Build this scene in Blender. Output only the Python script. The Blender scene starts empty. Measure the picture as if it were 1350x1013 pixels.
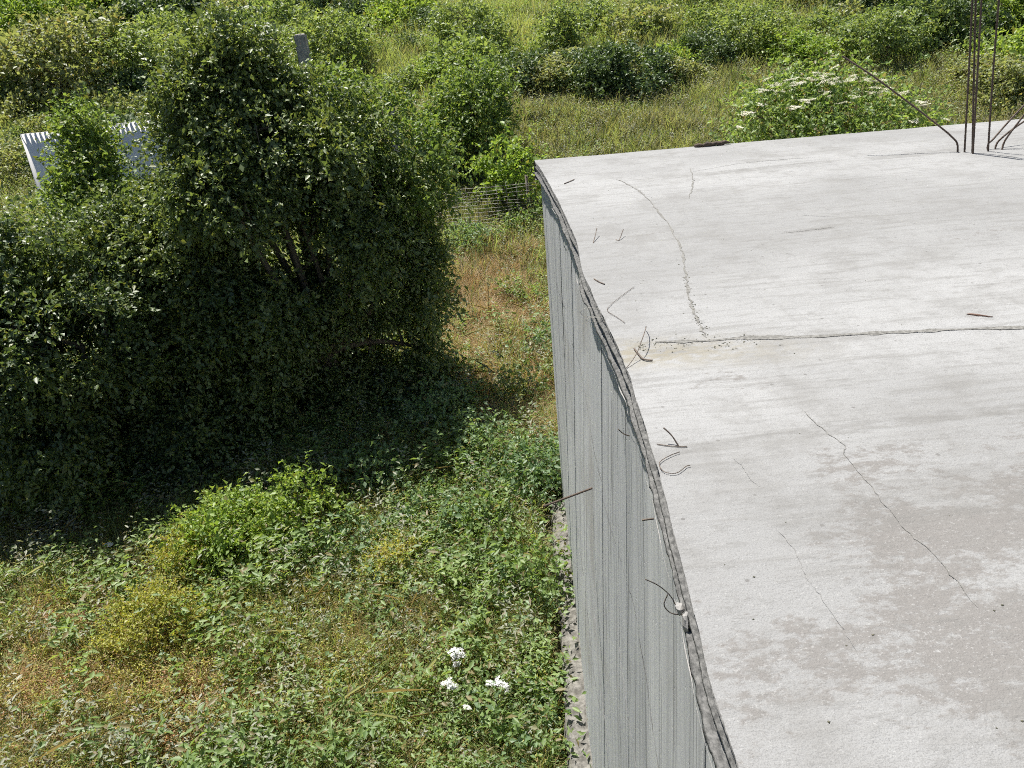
import bpy, math, random
import numpy as np
from mathutils import Vector, Matrix

# ------------------------------------------------------------------ camera
F, CX, CY = 1090., 675., 506.5
P, R = math.radians(24.2), math.radians(5.3)
CAM = np.array([0., 0., 6.4])
FW = np.array([0, math.cos(P), -math.sin(P)]); RT = np.array([1., 0, 0]); UP = np.cross(RT, FW)
sc = bpy.context.scene
C = sc.collection
cam = bpy.data.cameras.new('camera'); co = bpy.data.objects.new('camera', cam); C.objects.link(co)
cam.sensor_width = 36; cam.lens = F/1350*36; cam.clip_start = .05; cam.clip_end = 500
# (u2,v2) = rot(u,v): right = cosR*RT + sinR*down ; down = -sinR*RT + cosR*down
img_r = RT*math.cos(R) - UP*math.sin(R)
img_u = RT*math.sin(R) + UP*math.cos(R)
m = Matrix((( img_r[0], img_u[0], -FW[0], 0), (img_r[1], img_u[1], -FW[1], 0), (img_r[2], img_u[2], -FW[2], 0), (0, 0, 0, 1)))
co.matrix_world = Matrix.Translation(Vector(CAM)) @ m
sc.camera = co

# ------------------------------------------------------------------ light
EL, AZ = math.radians(68.5), math.radians(-36)      # azimuth from +Y towards +X
w = bpy.data.worlds.new('World'); sc.world = w; w.use_nodes = True
nt = w.node_tree
sky = nt.nodes.new('ShaderNodeTexSky'); sky.sky_type = 'NISHITA'; sky.sun_disc = False
sky.sun_elevation = EL; sky.sun_rotation = AZ; sky.air_density = 1.; sky.dust_density = 1.
bgn = nt.nodes['Background']; bgn.inputs[1].default_value = .05
nt.links.new(sky.outputs[0], bgn.inputs[0])
sl = bpy.data.lights.new('sun', 'SUN'); sl.energy = 4.8; sl.angle = math.radians(.55); sl.color = (1, .96, .89)
so = bpy.data.objects.new('sun', sl); C.objects.link(so)
sdir = Vector((math.sin(AZ)*math.cos(EL), math.cos(AZ)*math.cos(EL), math.sin(EL)))
so.rotation_euler = sdir.to_track_quat('Z', 'Y').to_euler(); so.location = (-20, 20, 40)
vs = sc.view_settings; vs.view_transform = 'Standard'; vs.look = 'None'; vs.exposure = .85; vs.gamma = 1; vs.use_curve_mapping = False
cy = sc.cycles
cy.max_bounces = 4; cy.diffuse_bounces = 2; cy.glossy_bounces = 2; cy.transmission_bounces = 4; cy.transparent_max_bounces = 4
cy.debug_use_spatial_splits = True; cy.use_light_tree = False
cy.caustics_reflective = False; cy.caustics_refractive = False; cy.sample_clamp_indirect = 6
cy.use_denoising = False; cy.use_adaptive_sampling = True; cy.adaptive_threshold = .035
sc.render.filter_size = 1.05; cy.filter_width = 1.05; cy.pixel_filter_type = 'BLACKMAN_HARRIS'

rng = np.random.default_rng(11)
random.seed(5)

# ------------------------------------------------------------------ helpers
def ray(px, py):
    u = (px-CX)/F; v = (py-CY)/F
    d = FW + u*img_r - v*img_u
    return d/np.linalg.norm(d)
def onz(px, py, z):
    d = ray(px, py); return CAM+d*((z-CAM[2])/d[2])
def ony(px, py, y):
    d = ray(px, py); return CAM+d*(y/d[1])
def onx(px, py, x):
    d = ray(px, py); return CAM+d*(x/d[0])

def hsh(i, j, s):
    n = np.sin(i*127.1+j*311.7+s*74.7)*43758.5453
    return n-np.floor(n)
def vnoise(x, y, s=0.):
    x = np.asarray(x, float); y = np.asarray(y, float)
    i = np.floor(x); j = np.floor(y); f = x-i; g = y-j
    f = f*f*(3-2*f); g = g*g*(3-2*g)
    return (hsh(i, j, s)*(1-f)+hsh(i+1, j, s)*f)*(1-g)+(hsh(i, j+1, s)*(1-f)+hsh(i+1, j+1, s)*f)*g
def fbm(x, y, s=0., o=3):
    a = 0; k = .5
    for n in range(o):
        a = a+k*vnoise(np.asarray(x)*2**n, np.asarray(y)*2**n, s+n*9.1); k *= .5
    return a/(1-.5**o)

def T(x, y):
    x = np.asarray(x, float); y = np.asarray(y, float)
    b = -1.3+.15*y+.15*np.maximum(y-20, 0)+.02*np.maximum(x-4, 0)
    amp = np.clip((y-3)/18, .25, 1)
    return b+(fbm(x*.16, y*.16, 3.)-.5)*1.0*amp+(fbm(x*.8, y*.8, 8.)-.5)*.34*np.clip(1.6-np.abs(x-.4), .3, 1)
def ground(px, py):
    d = ray(px, py)
    t = np.arange(3, 160, .03)
    q = CAM+d*t[:, None]
    k = np.argmax(q[:, 2] < T(q[:, 0], q[:, 1]))
    return q[k]

def link(o, parent=None, loc=None):
    C.objects.link(o)
    if parent is not None: o.parent = parent
    if loc is not None: o.location = loc
    return o
def tag(o, label, cat, group=None, kind=None):
    o['label'] = label; o['category'] = cat
    if group: o['group'] = group
    if kind: o['kind'] = kind
    return o
def empty(name, loc=(0, 0, 0)):
    o = bpy.data.objects.new(name, None); o.empty_display_size = .2
    return link(o, None, Vector(loc))
def mesh_np(name, v, f, mat=None, smooth=False):
    """v (n,3), f (m,k) int"""
    v = np.ascontiguousarray(v, np.float32); f = np.ascontiguousarray(f, np.int32)
    me = bpy.data.meshes.new(name)
    k = f.shape[1]
    me.vertices.add(len(v)); me.vertices.foreach_set('co', v.ravel())
    me.loops.add(f.size); me.loops.foreach_set('vertex_index', f.ravel())
    me.polygons.add(len(f)); me.polygons.foreach_set('loop_start', np.arange(0, f.size, k, dtype=np.int32))
    if smooth: me.polygons.foreach_set('use_smooth', np.ones(len(f), bool))
    me.update(calc_edges=True)
    if mat: me.materials.append(mat)
    return me
def obj(name, me, parent=None, loc=None):
    return link(bpy.data.objects.new(name, me), parent, loc)
def grid_faces(nu, nv):
    i, j = np.meshgrid(np.arange(nu-1), np.arange(nv-1), indexing='ij')
    a = (i*nv+j).ravel()
    return np.stack([a, a+1, a+nv+1, a+nv], 1)
def tube_arrays(pts, rad, n=6):
    pts = np.asarray(pts, float); k = len(pts)
    rad = np.broadcast_to(np.asarray(rad, float), (k,))
    tg = np.gradient(pts, axis=0); tg /= np.linalg.norm(tg, axis=1)[:, None]+1e-9
    ref = np.array([.31, .17, .93]) if abs(tg[0] @ np.array([.31, .17, .93])) < .9 else np.array([.9, .3, .1])
    a = np.cross(tg, ref); a /= np.linalg.norm(a, axis=1)[:, None]+1e-9
    b = np.cross(tg, a)
    th = np.arange(n)*2*math.pi/n
    v = pts[:, None]+rad[:, None, None]*(np.cos(th)[None, :, None]*a[:, None]+np.sin(th)[None, :, None]*b[:, None])
    v = v.reshape(-1, 3)
    f = []
    for i in range(k-1):
        for j in range(n):
            f.append((i*n+j, i*n+(j+1) % n, (i+1)*n+(j+1) % n, (i+1)*n+j))
    # caps
    v = np.vstack([v, pts[0], pts[-1]])
    for j in range(n):
        f.append((k*n, (j+1) % n, j, j)); f.append((k*n+1, (k-1)*n+j, (k-1)*n+(j+1) % n, (k-1)*n+(j+1) % n))
    return v, f
def tubes_mesh(name, tubes, mat, n=6):
    V = []; Fq = []; o = 0
    for pts, rad in tubes:
        v, f = tube_arrays(pts, rad, n)
        V.append(v); Fq += [[a+o for a in q] for q in f]; o += len(v)
    V = np.vstack(V)
    me = bpy.data.meshes.new(name)
    me.from_pydata([tuple(p) for p in V], [], [list(dict.fromkeys(q)) for q in Fq])
    me.polygons.foreach_set('use_smooth', np.ones(len(me.polygons), bool)); me.update()
    me.materials.append(mat)
    return me
def smooth_path(p, n=8):
    p = np.asarray(p, float); k = len(p)
    if k < 3: return np.array([p[0]+(p[-1]-p[0])*t for t in np.linspace(0, 1, n)])
    out = []
    q = np.vstack([2*p[0]-p[1], p, 2*p[-1]-p[-2]])
    for i in range(1, k):
        for t in np.linspace(0, 1, n, endpoint=False):
            a, b, c, d = q[i-1], q[i], q[i+1], q[i+2]
            out.append(.5*((2*b)+(-a+c)*t+(2*a-5*b+4*c-d)*t*t+(-a+3*b-3*c+d)*t**3))
    out.append(p[-1])
    return np.array(out)

# ------------------------------------------------------------------ materials
def newmat(name):
    ma = bpy.data.materials.new(name); ma.use_nodes = True
    nt = ma.node_tree
    return ma, nt, nt.nodes['Principled BSDF'], nt.nodes['Material Output']
def nd(nt, t, **kw):
    n = nt.nodes.new(t)
    for k, v in kw.items(): setattr(n, k, v)
    return n
def math_(nt, op, a, b=None, clamp=False):
    n = nd(nt, 'ShaderNodeMath', operation=op, use_clamp=clamp)
    for i, s in enumerate((a, b)):
        if s is None: continue
        if isinstance(s, (int, float)): n.inputs[i].default_value = s
        else: nt.links.new(s, n.inputs[i])
    return n.outputs[0]
def mixc(nt, fac, a, b):
    n = nd(nt, 'ShaderNodeMix', data_type='RGBA')
    for s, i in ((fac, 0), (a, 6), (b, 7)):
        if isinstance(s, (int, float)): n.inputs[i].default_value = s
        elif isinstance(s, tuple): n.inputs[i].default_value = (*s, 1)
        else: nt.links.new(s, n.inputs[i])
    return n.outputs[2]
def noise(nt, vec, scale, detail=3, rough=.55, out=0):
    n = nd(nt, 'ShaderNodeTexNoise'); n.inputs['Scale'].default_value = scale
    n.inputs['Detail'].default_value = detail; n.inputs['Roughness'].default_value = rough
    if vec is not None: nt.links.new(vec, n.inputs['Vector'])
    return n.outputs[out]
def ramp(nt, fac, lo, hi):
    n = nd(nt, 'ShaderNodeMapRange'); n.interpolation_type = 'SMOOTHSTEP'
    n.inputs[1].default_value = lo; n.inputs[2].default_value = hi
    nt.links.new(fac, n.inputs[0]); return n.outputs[0]
def mapping(nt, vec, scale=(1, 1, 1), rot=(0, 0, 0)):
    n = nd(nt, 'ShaderNodeMapping'); n.inputs['Scale'].default_value = scale; n.inputs['Rotation'].default_value = rot
    nt.links.new(vec, n.inputs['Vector']); return n.outputs[0]
def bump(nt, h, strength, dist, bs):
    n = nd(nt, 'ShaderNodeBump'); n.inputs['Strength'].default_value = strength; n.inputs['Distance'].default_value = dist
    nt.links.new(h, n.inputs['Height']); nt.links.new(n.outputs[0], bs.inputs['Normal'])

def leaf_mat(name, c1, c2, alt=None, altamt=.0, trans=.42, rough=.5, spec=.6, tmul=(1.7, 1.65, .8)):
    """two leaf greens mixed per leaf and by world-position patches; alt = odd dry / young leaves"""
    c1, c2 = [tuple(min(.9, q*k) for q, k in zip(c, (1.98, 1.9, 2.5))) for c in (c1, c2)]
    ma, nt, bs, out = newmat(name)
    geo = nd(nt, 'ShaderNodeNewGeometry'); oi = nd(nt, 'ShaderNodeObjectInfo')
    rnd = geo.outputs['Random Per Island']
    pn = noise(nt, geo.outputs['Position'], .9, 2)
    f = math_(nt, 'ADD', math_(nt, 'MULTIPLY', rnd, .55), math_(nt, 'MULTIPLY', ramp(nt, pn, .3, .7), .45))
    f = math_(nt, 'ADD', f, math_(nt, 'MULTIPLY', math_(nt, 'SUBTRACT', oi.outputs['Random'], .5), .3), True)
    col = mixc(nt, f, c1, c2)
    if alt:
        r2 = math_(nt, 'FRACT', math_(nt, 'MULTIPLY', rnd, 17.31))
        col = mixc(nt, math_(nt, 'LESS_THAN', r2, altamt), col, alt)
    nt.links.new(col, bs.inputs['Base Color'])
    bs.inputs['Roughness'].default_value = rough; bs.inputs['Specular IOR Level'].default_value = spec
    tr = nd(nt, 'ShaderNodeBsdfTranslucent')
    mm = nd(nt, 'ShaderNodeMix', data_type='RGBA', blend_type='MULTIPLY'); mm.inputs[0].default_value = 1
    nt.links.new(col, mm.inputs[6]); mm.inputs[7].default_value = (*tmul, 1)
    nt.links.new(mm.outputs[2], tr.inputs[0])
    mx = nd(nt, 'ShaderNodeMixShader'); mx.inputs[0].default_value = trans
    nt.links.new(bs.outputs[0], mx.inputs[1]); nt.links.new(tr.outputs[0], mx.inputs[2])
    nt.links.new(mx.outputs[0], out.inputs[0])
    return ma

M = {}
M['hawthorn'] = leaf_mat('leaf_hawthorn', (.03, .054, .016), (.105, .14, .036), (.17, .19, .05), .12, trans=.34, spec=.75, rough=.47)
M['vine'] = leaf_mat('leaf_vine', (.055, .095, .02), (.115, .16, .035), (.18, .2, .05), .08, spec=.65, rough=.5)
M['lime'] = leaf_mat('leaf_lime', (.085, .14, .022), (.16, .215, .04), (.2, .2, .06), .06)
M['bramble'] = leaf_mat('leaf_bramble', (.055, .10, .035), (.11, .165, .06), (.2, .2, .09), .08, spec=.7, rough=.5)
M['bushfar'] = leaf_mat('leaf_bush_green', (.075, .115, .032), (.14, .18, .052), (.15, .17, .06), .06)  # lightened: haze over the far slope is put into the leaf colour
M['busholive'] = leaf_mat('leaf_bush_olive', (.10, .125, .045), (.155, .175, .065), (.22, .19, .09), .1)  # paler for the same haze, painted into the olive leaves
M['bushdark'] = leaf_mat('leaf_bush_dark', (.03, .056, .017), (.068, .10, .028), None, 0, trans=.25)
M['weed'] = leaf_mat('leaf_weed', (.06, .105, .025), (.13, .18, .045), (.22, .19, .09), .10)
M['weedlime'] = leaf_mat('leaf_weed_yellow', (.15, .17, .03), (.24, .24, .045), (.3, .22, .08), .15)
M['weedgrey'] = leaf_mat('leaf_weed_grey', (.11, .13, .07), (.19, .2, .12), (.25, .2, .13), .15)
M['weedred'] = leaf_mat('leaf_weed_rust', (.17, .095, .035), (.26, .15, .055), (.2, .2, .05), .25, trans=.3, tmul=(1.4, 1.2, .8))
M['grass'] = leaf_mat('blade_green', (.09, .135, .03), (.17, .20, .055), (.32, .26, .12), .18)
M['straw'] = leaf_mat('blade_straw', (.235, .175, .07), (.33, .25, .105), (.13, .16, .05), .12, trans=.3, tmul=(1.2, 1.1, .8))
M['meadow'] = leaf_mat('blade_meadow', (.11, .155, .045), (.19, .215, .075), (.3, .26, .13), .16)  # blades lightened to carry the hillside haze in their colour
M['meadowbrown'] = leaf_mat('blade_meadow_brown', (.095, .105, .045), (.15, .145, .075), (.12, .15, .05), .25)
M['white'] = leaf_mat('petal_white', (.62, .62, .6), (.75, .75, .73), None, 0, trans=.25, tmul=(1, 1, 1))
M['cream'] = leaf_mat('petal_cream', (.34, .345, .2), (.44, .44, .29), None, 0, trans=.25, tmul=(1, 1, .9))

def mat_bark():
    ma, nt, bs, out = newmat('bark')
    g = nd(nt, 'ShaderNodeNewGeometry')
    n = noise(nt, mapping(nt, g.outputs['Position'], (14, 14, 3)), 1.5, 4)
    nt.links.new(mixc(nt, n, (.06, .045, .03), (.19, .16, .12)), bs.inputs['Base Color']); bs.inputs['Roughness'].default_value = .9
    bump(nt, n, .6, .02, bs); return ma
M['bark'] = mat_bark()
def mat_stem():
    ma, nt, bs, out = newmat('stem')
    oi = nd(nt, 'ShaderNodeNewGeometry')
    nt.links.new(mixc(nt, oi.outputs['Random Per Island'], (.12, .12, .04), (.28, .21, .1)), bs.inputs['Base Color']); bs.inputs['Roughness'].default_value = .8
    return ma
M['stem'] = mat_stem()
def mat_simple(name, c1, c2, scale=20, rough=.7, metal=0., bmp=.3, bd=.003, stretch=(1, 1, 1)):
    ma, nt, bs, out = newmat(name)
    g = nd(nt, 'ShaderNodeTexCoord')
    n = noise(nt, mapping(nt, g.outputs['Object'], stretch), scale, 4, .6)
    nt.links.new(mixc(nt, ramp(nt, n, .3, .7), c1, c2), bs.inputs['Base Color'])
    bs.inputs['Roughness'].default_value = rough; bs.inputs['Metallic'].default_value = metal
    if bmp: bump(nt, n, bmp, bd, bs)
    return ma
M['rebar'] = mat_simple('rusty_rebar', (.045, .034, .028), (.12, .08, .055), 60, .75)
M['wire'] = mat_simple('rusty_wire', (.07, .055, .045), (.17, .13, .10), 60, .7)
M['string'] = mat_simple('pale_string', (.36, .34, .3), (.46, .44, .39), 60, .8)
M['fencewire'] = mat_simple('fence_wire', (.17, .16, .145), (.3, .29, .27), 10, .55, .2)
M['sheet'] = mat_simple('white_sheet_metal', (.84, .81, .77), (.9, .87, .83), 2.5, .45, 0, .05)
M['post'] = mat_simple('grey_concrete_post', (.26, .25, .235), (.4, .385, .36), 9, .9)
M['stone'] = mat_simple('stone', (.24, .22, .19), (.45, .43, .38), 12, .9, 0, .6, .01)
M['bark_chip'] = mat_simple('old_wood', (.045, .035, .028), (.13, .095, .07), 40, .9, 0, .6)
M['rust'] = mat_simple('rust_flake', (.12, .07, .05), (.2, .125, .095), 40, .9)
M['crack_step_shade'] = mat_simple('crack_and_step_shadow', (.11, .107, .098), (.24, .235, .22), 55, .95)  # dark grey for cracks and the joint's painted shadow line
M['moss'] = mat_simple('dry_moss', (.055, .06, .04), (.15, .14, .095), 40, .95)
M['litter'] = mat_simple('white_plastic', (.7, .7, .7), (.82, .82, .82), 8, .4)

def mat_ground():
    ma, nt, bs, out = newmat('soil')
    g = nd(nt, 'ShaderNodeNewGeometry'); p = g.outputs['Position']
    n1 = noise(nt, p, .45, 4); n2 = noise(nt, p, 9, 5, .65)
    col = mixc(nt, ramp(nt, n1, .35, .65), (.10, .085, .05), (.09, .105, .04))
    col = mixc(nt, ramp(nt, n2, .45, .75), col, (.2, .165, .095))
    nt.links.new(col, bs.inputs['Base Color']); bs.inputs['Roughness'].default_value = .95
    bump(nt, n2, .9, .08, bs); return ma
M['soil'] = mat_ground()

def mat_slab():
    ma, nt, bs, out = newmat('slab_concrete')
    g = nd(nt, 'ShaderNodeTexCoord'); p = g.outputs['Object']
    big = noise(nt, p, .55, 3)
    col = mixc(nt, ramp(nt, big, .35, .68), (.262, .263, .262), (.335, .337, .337))
    # trowel streaks, running across the slab
    st = noise(nt, mapping(nt, p, (.9, 9, 1), (0, 0, .05)), 2.2, 5, .62)
    col = mixc(nt, math_(nt, 'MULTIPLY', ramp(nt, st, .48, .70), .6), col, (.205, .202, .195))
    st2 = noise(nt, mapping(nt, p, (7, 1.1, 1), (0, 0, .25)), 2.0, 4, .6)
    col = mixc(nt, math_(nt, 'MULTIPLY', ramp(nt, st2, .54, .74), .3), col, (.22, .217, .21))
    # worn bare patches (grey-brown) where the white skin has gone, by the near right
    sx = nd(nt, 'ShaderNodeSeparateXYZ'); nt.links.new(p, sx.inputs[0])
    near = math_(nt, 'MULTIPLY', ramp(nt, sx.outputs[1], 3.2, 2.3), ramp(nt, sx.outputs[0], .55, 1.15))
    near2 = math_(nt, 'MULTIPLY', ramp(nt, sx.outputs[1], 2.05, 1.75), .8)
    near = math_(nt, 'MAXIMUM', near, near2)
    wn = noise(nt, mapping(nt, p, (1.0, 1.7, 1)), 1.5, 2, .5)
    ed = noise(nt, mapping(nt, p, (1, 1.6, 1)), 16, 6, .72)
    wv = math_(nt, 'ADD', math_(nt, 'MULTIPLY', wn, .5), math_(nt, 'MULTIPLY', ed, .5))
    wv = math_(nt, 'ADD', wv, math_(nt, 'MULTIPLY', math_(nt, 'SUBTRACT', near, 1), .16))
    worn = ramp(nt, wv, .455, .53)
    fine = noise(nt, p, 60, 4, .7)
    wc = mixc(nt, fine, (.16, .152, .144), (.225, .215, .206))
    col = mixc(nt, math_(nt, 'MULTIPLY', worn, .95), col, wc)
    # fine flecks & pits
    fl = noise(nt, mapping(nt, p, (1, 1.5, 1)), 85, 3, .6)
    col = mixc(nt, math_(nt, 'MULTIPLY', ramp(nt, fl, .60, .72), .55), col, (.14, .137, .13))
    fw = noise(nt, p, 120, 2, .6)
    col = mixc(nt, math_(nt, 'MULTIPLY', ramp(nt, fw, .6, .7), .5), col, (.38, .38, .375))
    vo = nd(nt, 'ShaderNodeTexVoronoi'); vo.inputs['Scale'].default_value = 7.5; nt.links.new(p, vo.inputs['Vector'])
    col = mixc(nt, math_(nt, 'MULTIPLY', ramp(nt, vo.outputs['Distance'], .075, .045), .7), col, (.12, .115, .11))
    bl = noise(nt, p, 2.6, 7, .66)
    col = mixc(nt, math_(nt, 'MULTIPLY', ramp(nt, bl, .47, .68), .5), col, (.2, .196, .188))
    bl2 = noise(nt, mapping(nt, p, (1, 2.2, 1), (0, 0, .1)), 9, 6, .75)
    col = mixc(nt, math_(nt, 'MULTIPLY', ramp(nt, bl2, .52, .66), .42), col, (.17, .167, .16))
    gr = noise(nt, p, 210, 2, .6)
    col = mixc(nt, math_(nt, 'MULTIPLY', ramp(nt, gr, .5, .64), .4), col, (.17, .167, .16))
    for (px, py, hx, hy, ang, amt) in ((1010, 222, .75, .10, -.05, .5), (1205, 204, .5, .12, -.04, .45), (1066, 304, .2, .05, -.04, .55), (975, 246, .45, .08, -.05, .3), (1140, 560, .9, .05, -.06, .45), (885, 460, .14, .06, -.1, .5), (1300, 640, .9, .18, -.1, .35), (1215, 285, .9, .2, 0, .22)):  # soft grey stains; the one beside the rebars paints a bent bar's shadow
        c0 = onz(px, py, 4.8)
        mp = nd(nt, 'ShaderNodeVectorMath', operation='SUBTRACT'); nt.links.new(p, mp.inputs[0]); mp.inputs[1].default_value = (c0[0], c0[1], 0)
        s3 = nd(nt, 'ShaderNodeSeparateXYZ'); nt.links.new(mapping(nt, mp.outputs[0], (1, 1, 1), (0, 0, ang)), s3.inputs[0])
        mk = math_(nt, 'MULTIPLY', ramp(nt, math_(nt, 'ABSOLUTE', s3.outputs[0]), hx, hx*.75), ramp(nt, math_(nt, 'ABSOLUTE', s3.outputs[1]), hy, hy*.6))
        mk = math_(nt, 'MULTIPLY', math_(nt, 'MULTIPLY', mk, ramp(nt, bl2, .34, .55)), amt)
        col = mixc(nt, mk, col, (.165, .161, .153))
    # yellow-brown dust along the joint
    dy = math_(nt, 'ABSOLUTE', math_(nt, 'SUBTRACT', math_(nt, 'ADD', sx.outputs[1], math_(nt, 'MULTIPLY', sx.outputs[0], .13)), 3.88))
    du = math_(nt, 'MULTIPLY', ramp(nt, dy, .28, .02), ramp(nt, sx.outputs[0], 1.8, .5))
    col = mixc(nt, math_(nt, 'MULTIPLY', math_(nt, 'MULTIPLY', du, ramp(nt, ed, .35, .6)), .75), col, (.24, .215, .155))
    nt.links.new(col, bs.inputs['Base Color']); bs.inputs['Roughness'].default_value = .88; bs.inputs['Specular IOR Level'].default_value = .3
    h = math_(nt, 'ADD', math_(nt, 'MULTIPLY', ed, .5), math_(nt, 'ADD', math_(nt, 'MULTIPLY', st, .6), math_(nt, 'MULTIPLY', fine, .35)))
    h = math_(nt, 'ADD', h, math_(nt, 'ADD', math_(nt, 'MULTIPLY', bl2, .8), math_(nt, 'MULTIPLY', gr, .25)))
    bump(nt, h, .7, .012, bs); return ma
M['slab'] = mat_slab()
def mat_wall():
    ma, nt, bs, out = newmat('board_marked_concrete')
    g = nd(nt, 'ShaderNodeNewGeometry'); p = g.outputs['Position']; ob = nd(nt, 'ShaderNodeObjectInfo')
    gr = noise(nt, mapping(nt, p, (9, 10, .28)), 1.0, 7, .72)
    fine = noise(nt, mapping(nt, p, (40, 110, 3.5)), 1.0, 4, .65)
    blot = noise(nt, p, .8, 4, .6)
    g2 = noise(nt, mapping(nt, p, (14, 22, .12)), 1.0, 5, .65)
    c = mixc(nt, ob.outputs['Random'], (.42, .43, .435), (.47, .48, .48))
    c = mixc(nt, math_(nt, 'MULTIPLY', ramp(nt, gr, .48, .66), .5), c, (.25, .255, .257))
    c = mixc(nt, math_(nt, 'MULTIPLY', ramp(nt, gr, .42, .3), .5), c, (.5, .505, .5))
    c = mixc(nt, math_(nt, 'MULTIPLY', ramp(nt, g2, .54, .66), .45), c, (.23, .233, .233))
    c = mixc(nt, math_(nt, 'MULTIPLY', ramp(nt, g2, .43, .34), .5), c, (.5, .505, .5))
    g3 = noise(nt, mapping(nt, p, (20, 30, .05)), 1.0, 3, .6)
    c = mixc(nt, math_(nt, 'MULTIPLY', ramp(nt, g3, .6, .625), .6), c, (.11, .112, .112))
    c = mixc(nt, math_(nt, 'MULTIPLY', ramp(nt, fine, .62, .78), .4), c, (.085, .085, .082))
    c = mixc(nt, math_(nt, 'MULTIPLY', ramp(nt, blot, .5, .72), .5), c, (.24, .225, .2))
    nt.links.new(c, bs.inputs['Base Color']); bs.inputs['Roughness'].default_value = .82
    h = math_(nt, 'ADD', gr, math_(nt, 'MULTIPLY', g2, .5))
    pit = nd(nt, 'ShaderNodeTexVoronoi'); pit.inputs['Scale'].default_value = 16; nt.links.new(p, pit.inputs['Vector'])
    h = math_(nt, 'SUBTRACT', h, math_(nt, 'MULTIPLY', ramp(nt, pit.outputs['Distance'], .12, .05), .6))
    bump(nt, h, .6, .012, bs); return ma
M['wall'] = mat_wall()
M['lip'] = mat_simple('rough_slab_edge', (.07, .07, .068), (.19, .188, .182), 55, .95, 0, .8, .008, (1, .7, 1))
M['mark'] = mat_simple('faint_board_mark', (.18, .177, .17), (.26, .257, .25), 30, .95)
M['fin'] = mat_simple('pale_concrete_fin', (.25, .245, .235), (.34, .33, .32), 14, .9, 0, .6, .01)
M['footing'] = mat_simple('rough_footing', (.085, .08, .07), (.23, .22, .2), 17, .95, 0, 1., .03)
M['dark'] = mat_simple('dark_formwork_joint', (.05, .05, .048), (.1, .1, .095), 20, .95)  # dark joint grey for pour lines and the core behind the boards

# ------------------------------------------------------------------ setting: terrain
xs = np.concatenate([np.arange(-70, -14, 2.), np.arange(-14, 14, .3), np.arange(14, 71, 2.)])
ys = np.concatenate([np.arange(-12, 4, 1.), np.arange(4, 34, .3), np.arange(34, 150, 2.)])
X, Y = np.meshgrid(xs, ys, indexing='ij')
Z = T(X, Y)+(vnoise(X*2.3, Y*2.3, 5)-.5)*.08
o = obj('hillside_ground', mesh_np('hillside_ground', np.stack([X, Y, Z], -1).reshape(-1, 3), grid_faces(len(xs), len(ys))[:, ::-1], M['soil'], True))
o['kind'] = 'structure'; o['label'] = 'weedy hillside ground rising behind the concrete slab'; o['category'] = 'ground'

# ------------------------------------------------------------------ the concrete building
ST = 4.8
EY = np.array([-3, 0, 1.33, 1.59, 2.03, 2.68, 3.49, 3.93, 4.46, 5.23, 6.11, 7.6, 8.8, 9.79])
EX = np.array([.45, .43, .43, .44, .47, .515, .555, .555, .54, .53, .58, .575, .545, .50])
def xe(y):  # slab edge line
    y = np.asarray(y, float)
    return np.interp(y, EY, EX)+.006*(vnoise(y*3.1, 0*y, 1)-.5)+.005*(vnoise(y*9, 0*y, 2)-.5)
def yfar(x): return 9.79-.043*(np.asarray(x)-.5)+.012*(vnoise(np.asarray(x)*4, 0*np.asarray(x), 4)-.5)
def yjoint(x): return 4.02-.135*np.asarray(x)+.02*(vnoise(np.asarray(x)*5, 0*np.asarray(x), 6)-.5)
def hslab(x, y):
    h = ST+(fbm(x*.7, y*.7, 20)-.5)*.018+(vnoise(x*4, y*7, 21)-.5)*.004
    return h-.012/(1+np.exp(-(yjoint(x)-y)*60.))
B = empty('concrete_building', (.5, 9.8, -.2))
tag(B, 'unfinished grey concrete building with a flat pale slab and board-marked side wall', 'building')
def bobj(name, me):          # mesh given in world coordinates
    o = obj(name, me, B); o.matrix_parent_inverse = Matrix.Translation(-B.location); return o
XR = 13.
nu, nv = 230, 300
uu = np.linspace(0, 1, nu)**1.6; vv = np.linspace(0, 1, nv)
Yg = np.repeat((-3+(9.79+3)*vv)[None], nu, 0)
Xg = xe(Yg)+(XR-xe(Yg))*uu[:, None]
Yg = -3+(yfar(Xg)+3)*vv[None]
Zg = hslab(Xg, Yg)
top = np.stack([Xg, Yg, Zg], -1).reshape(-1, 3)
f = grid_faces(nu, nv)[:, ::-1]
bobj('roof_slab', mesh_np('roof_slab', top, f[:, ::-1], M['slab'], True))
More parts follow.
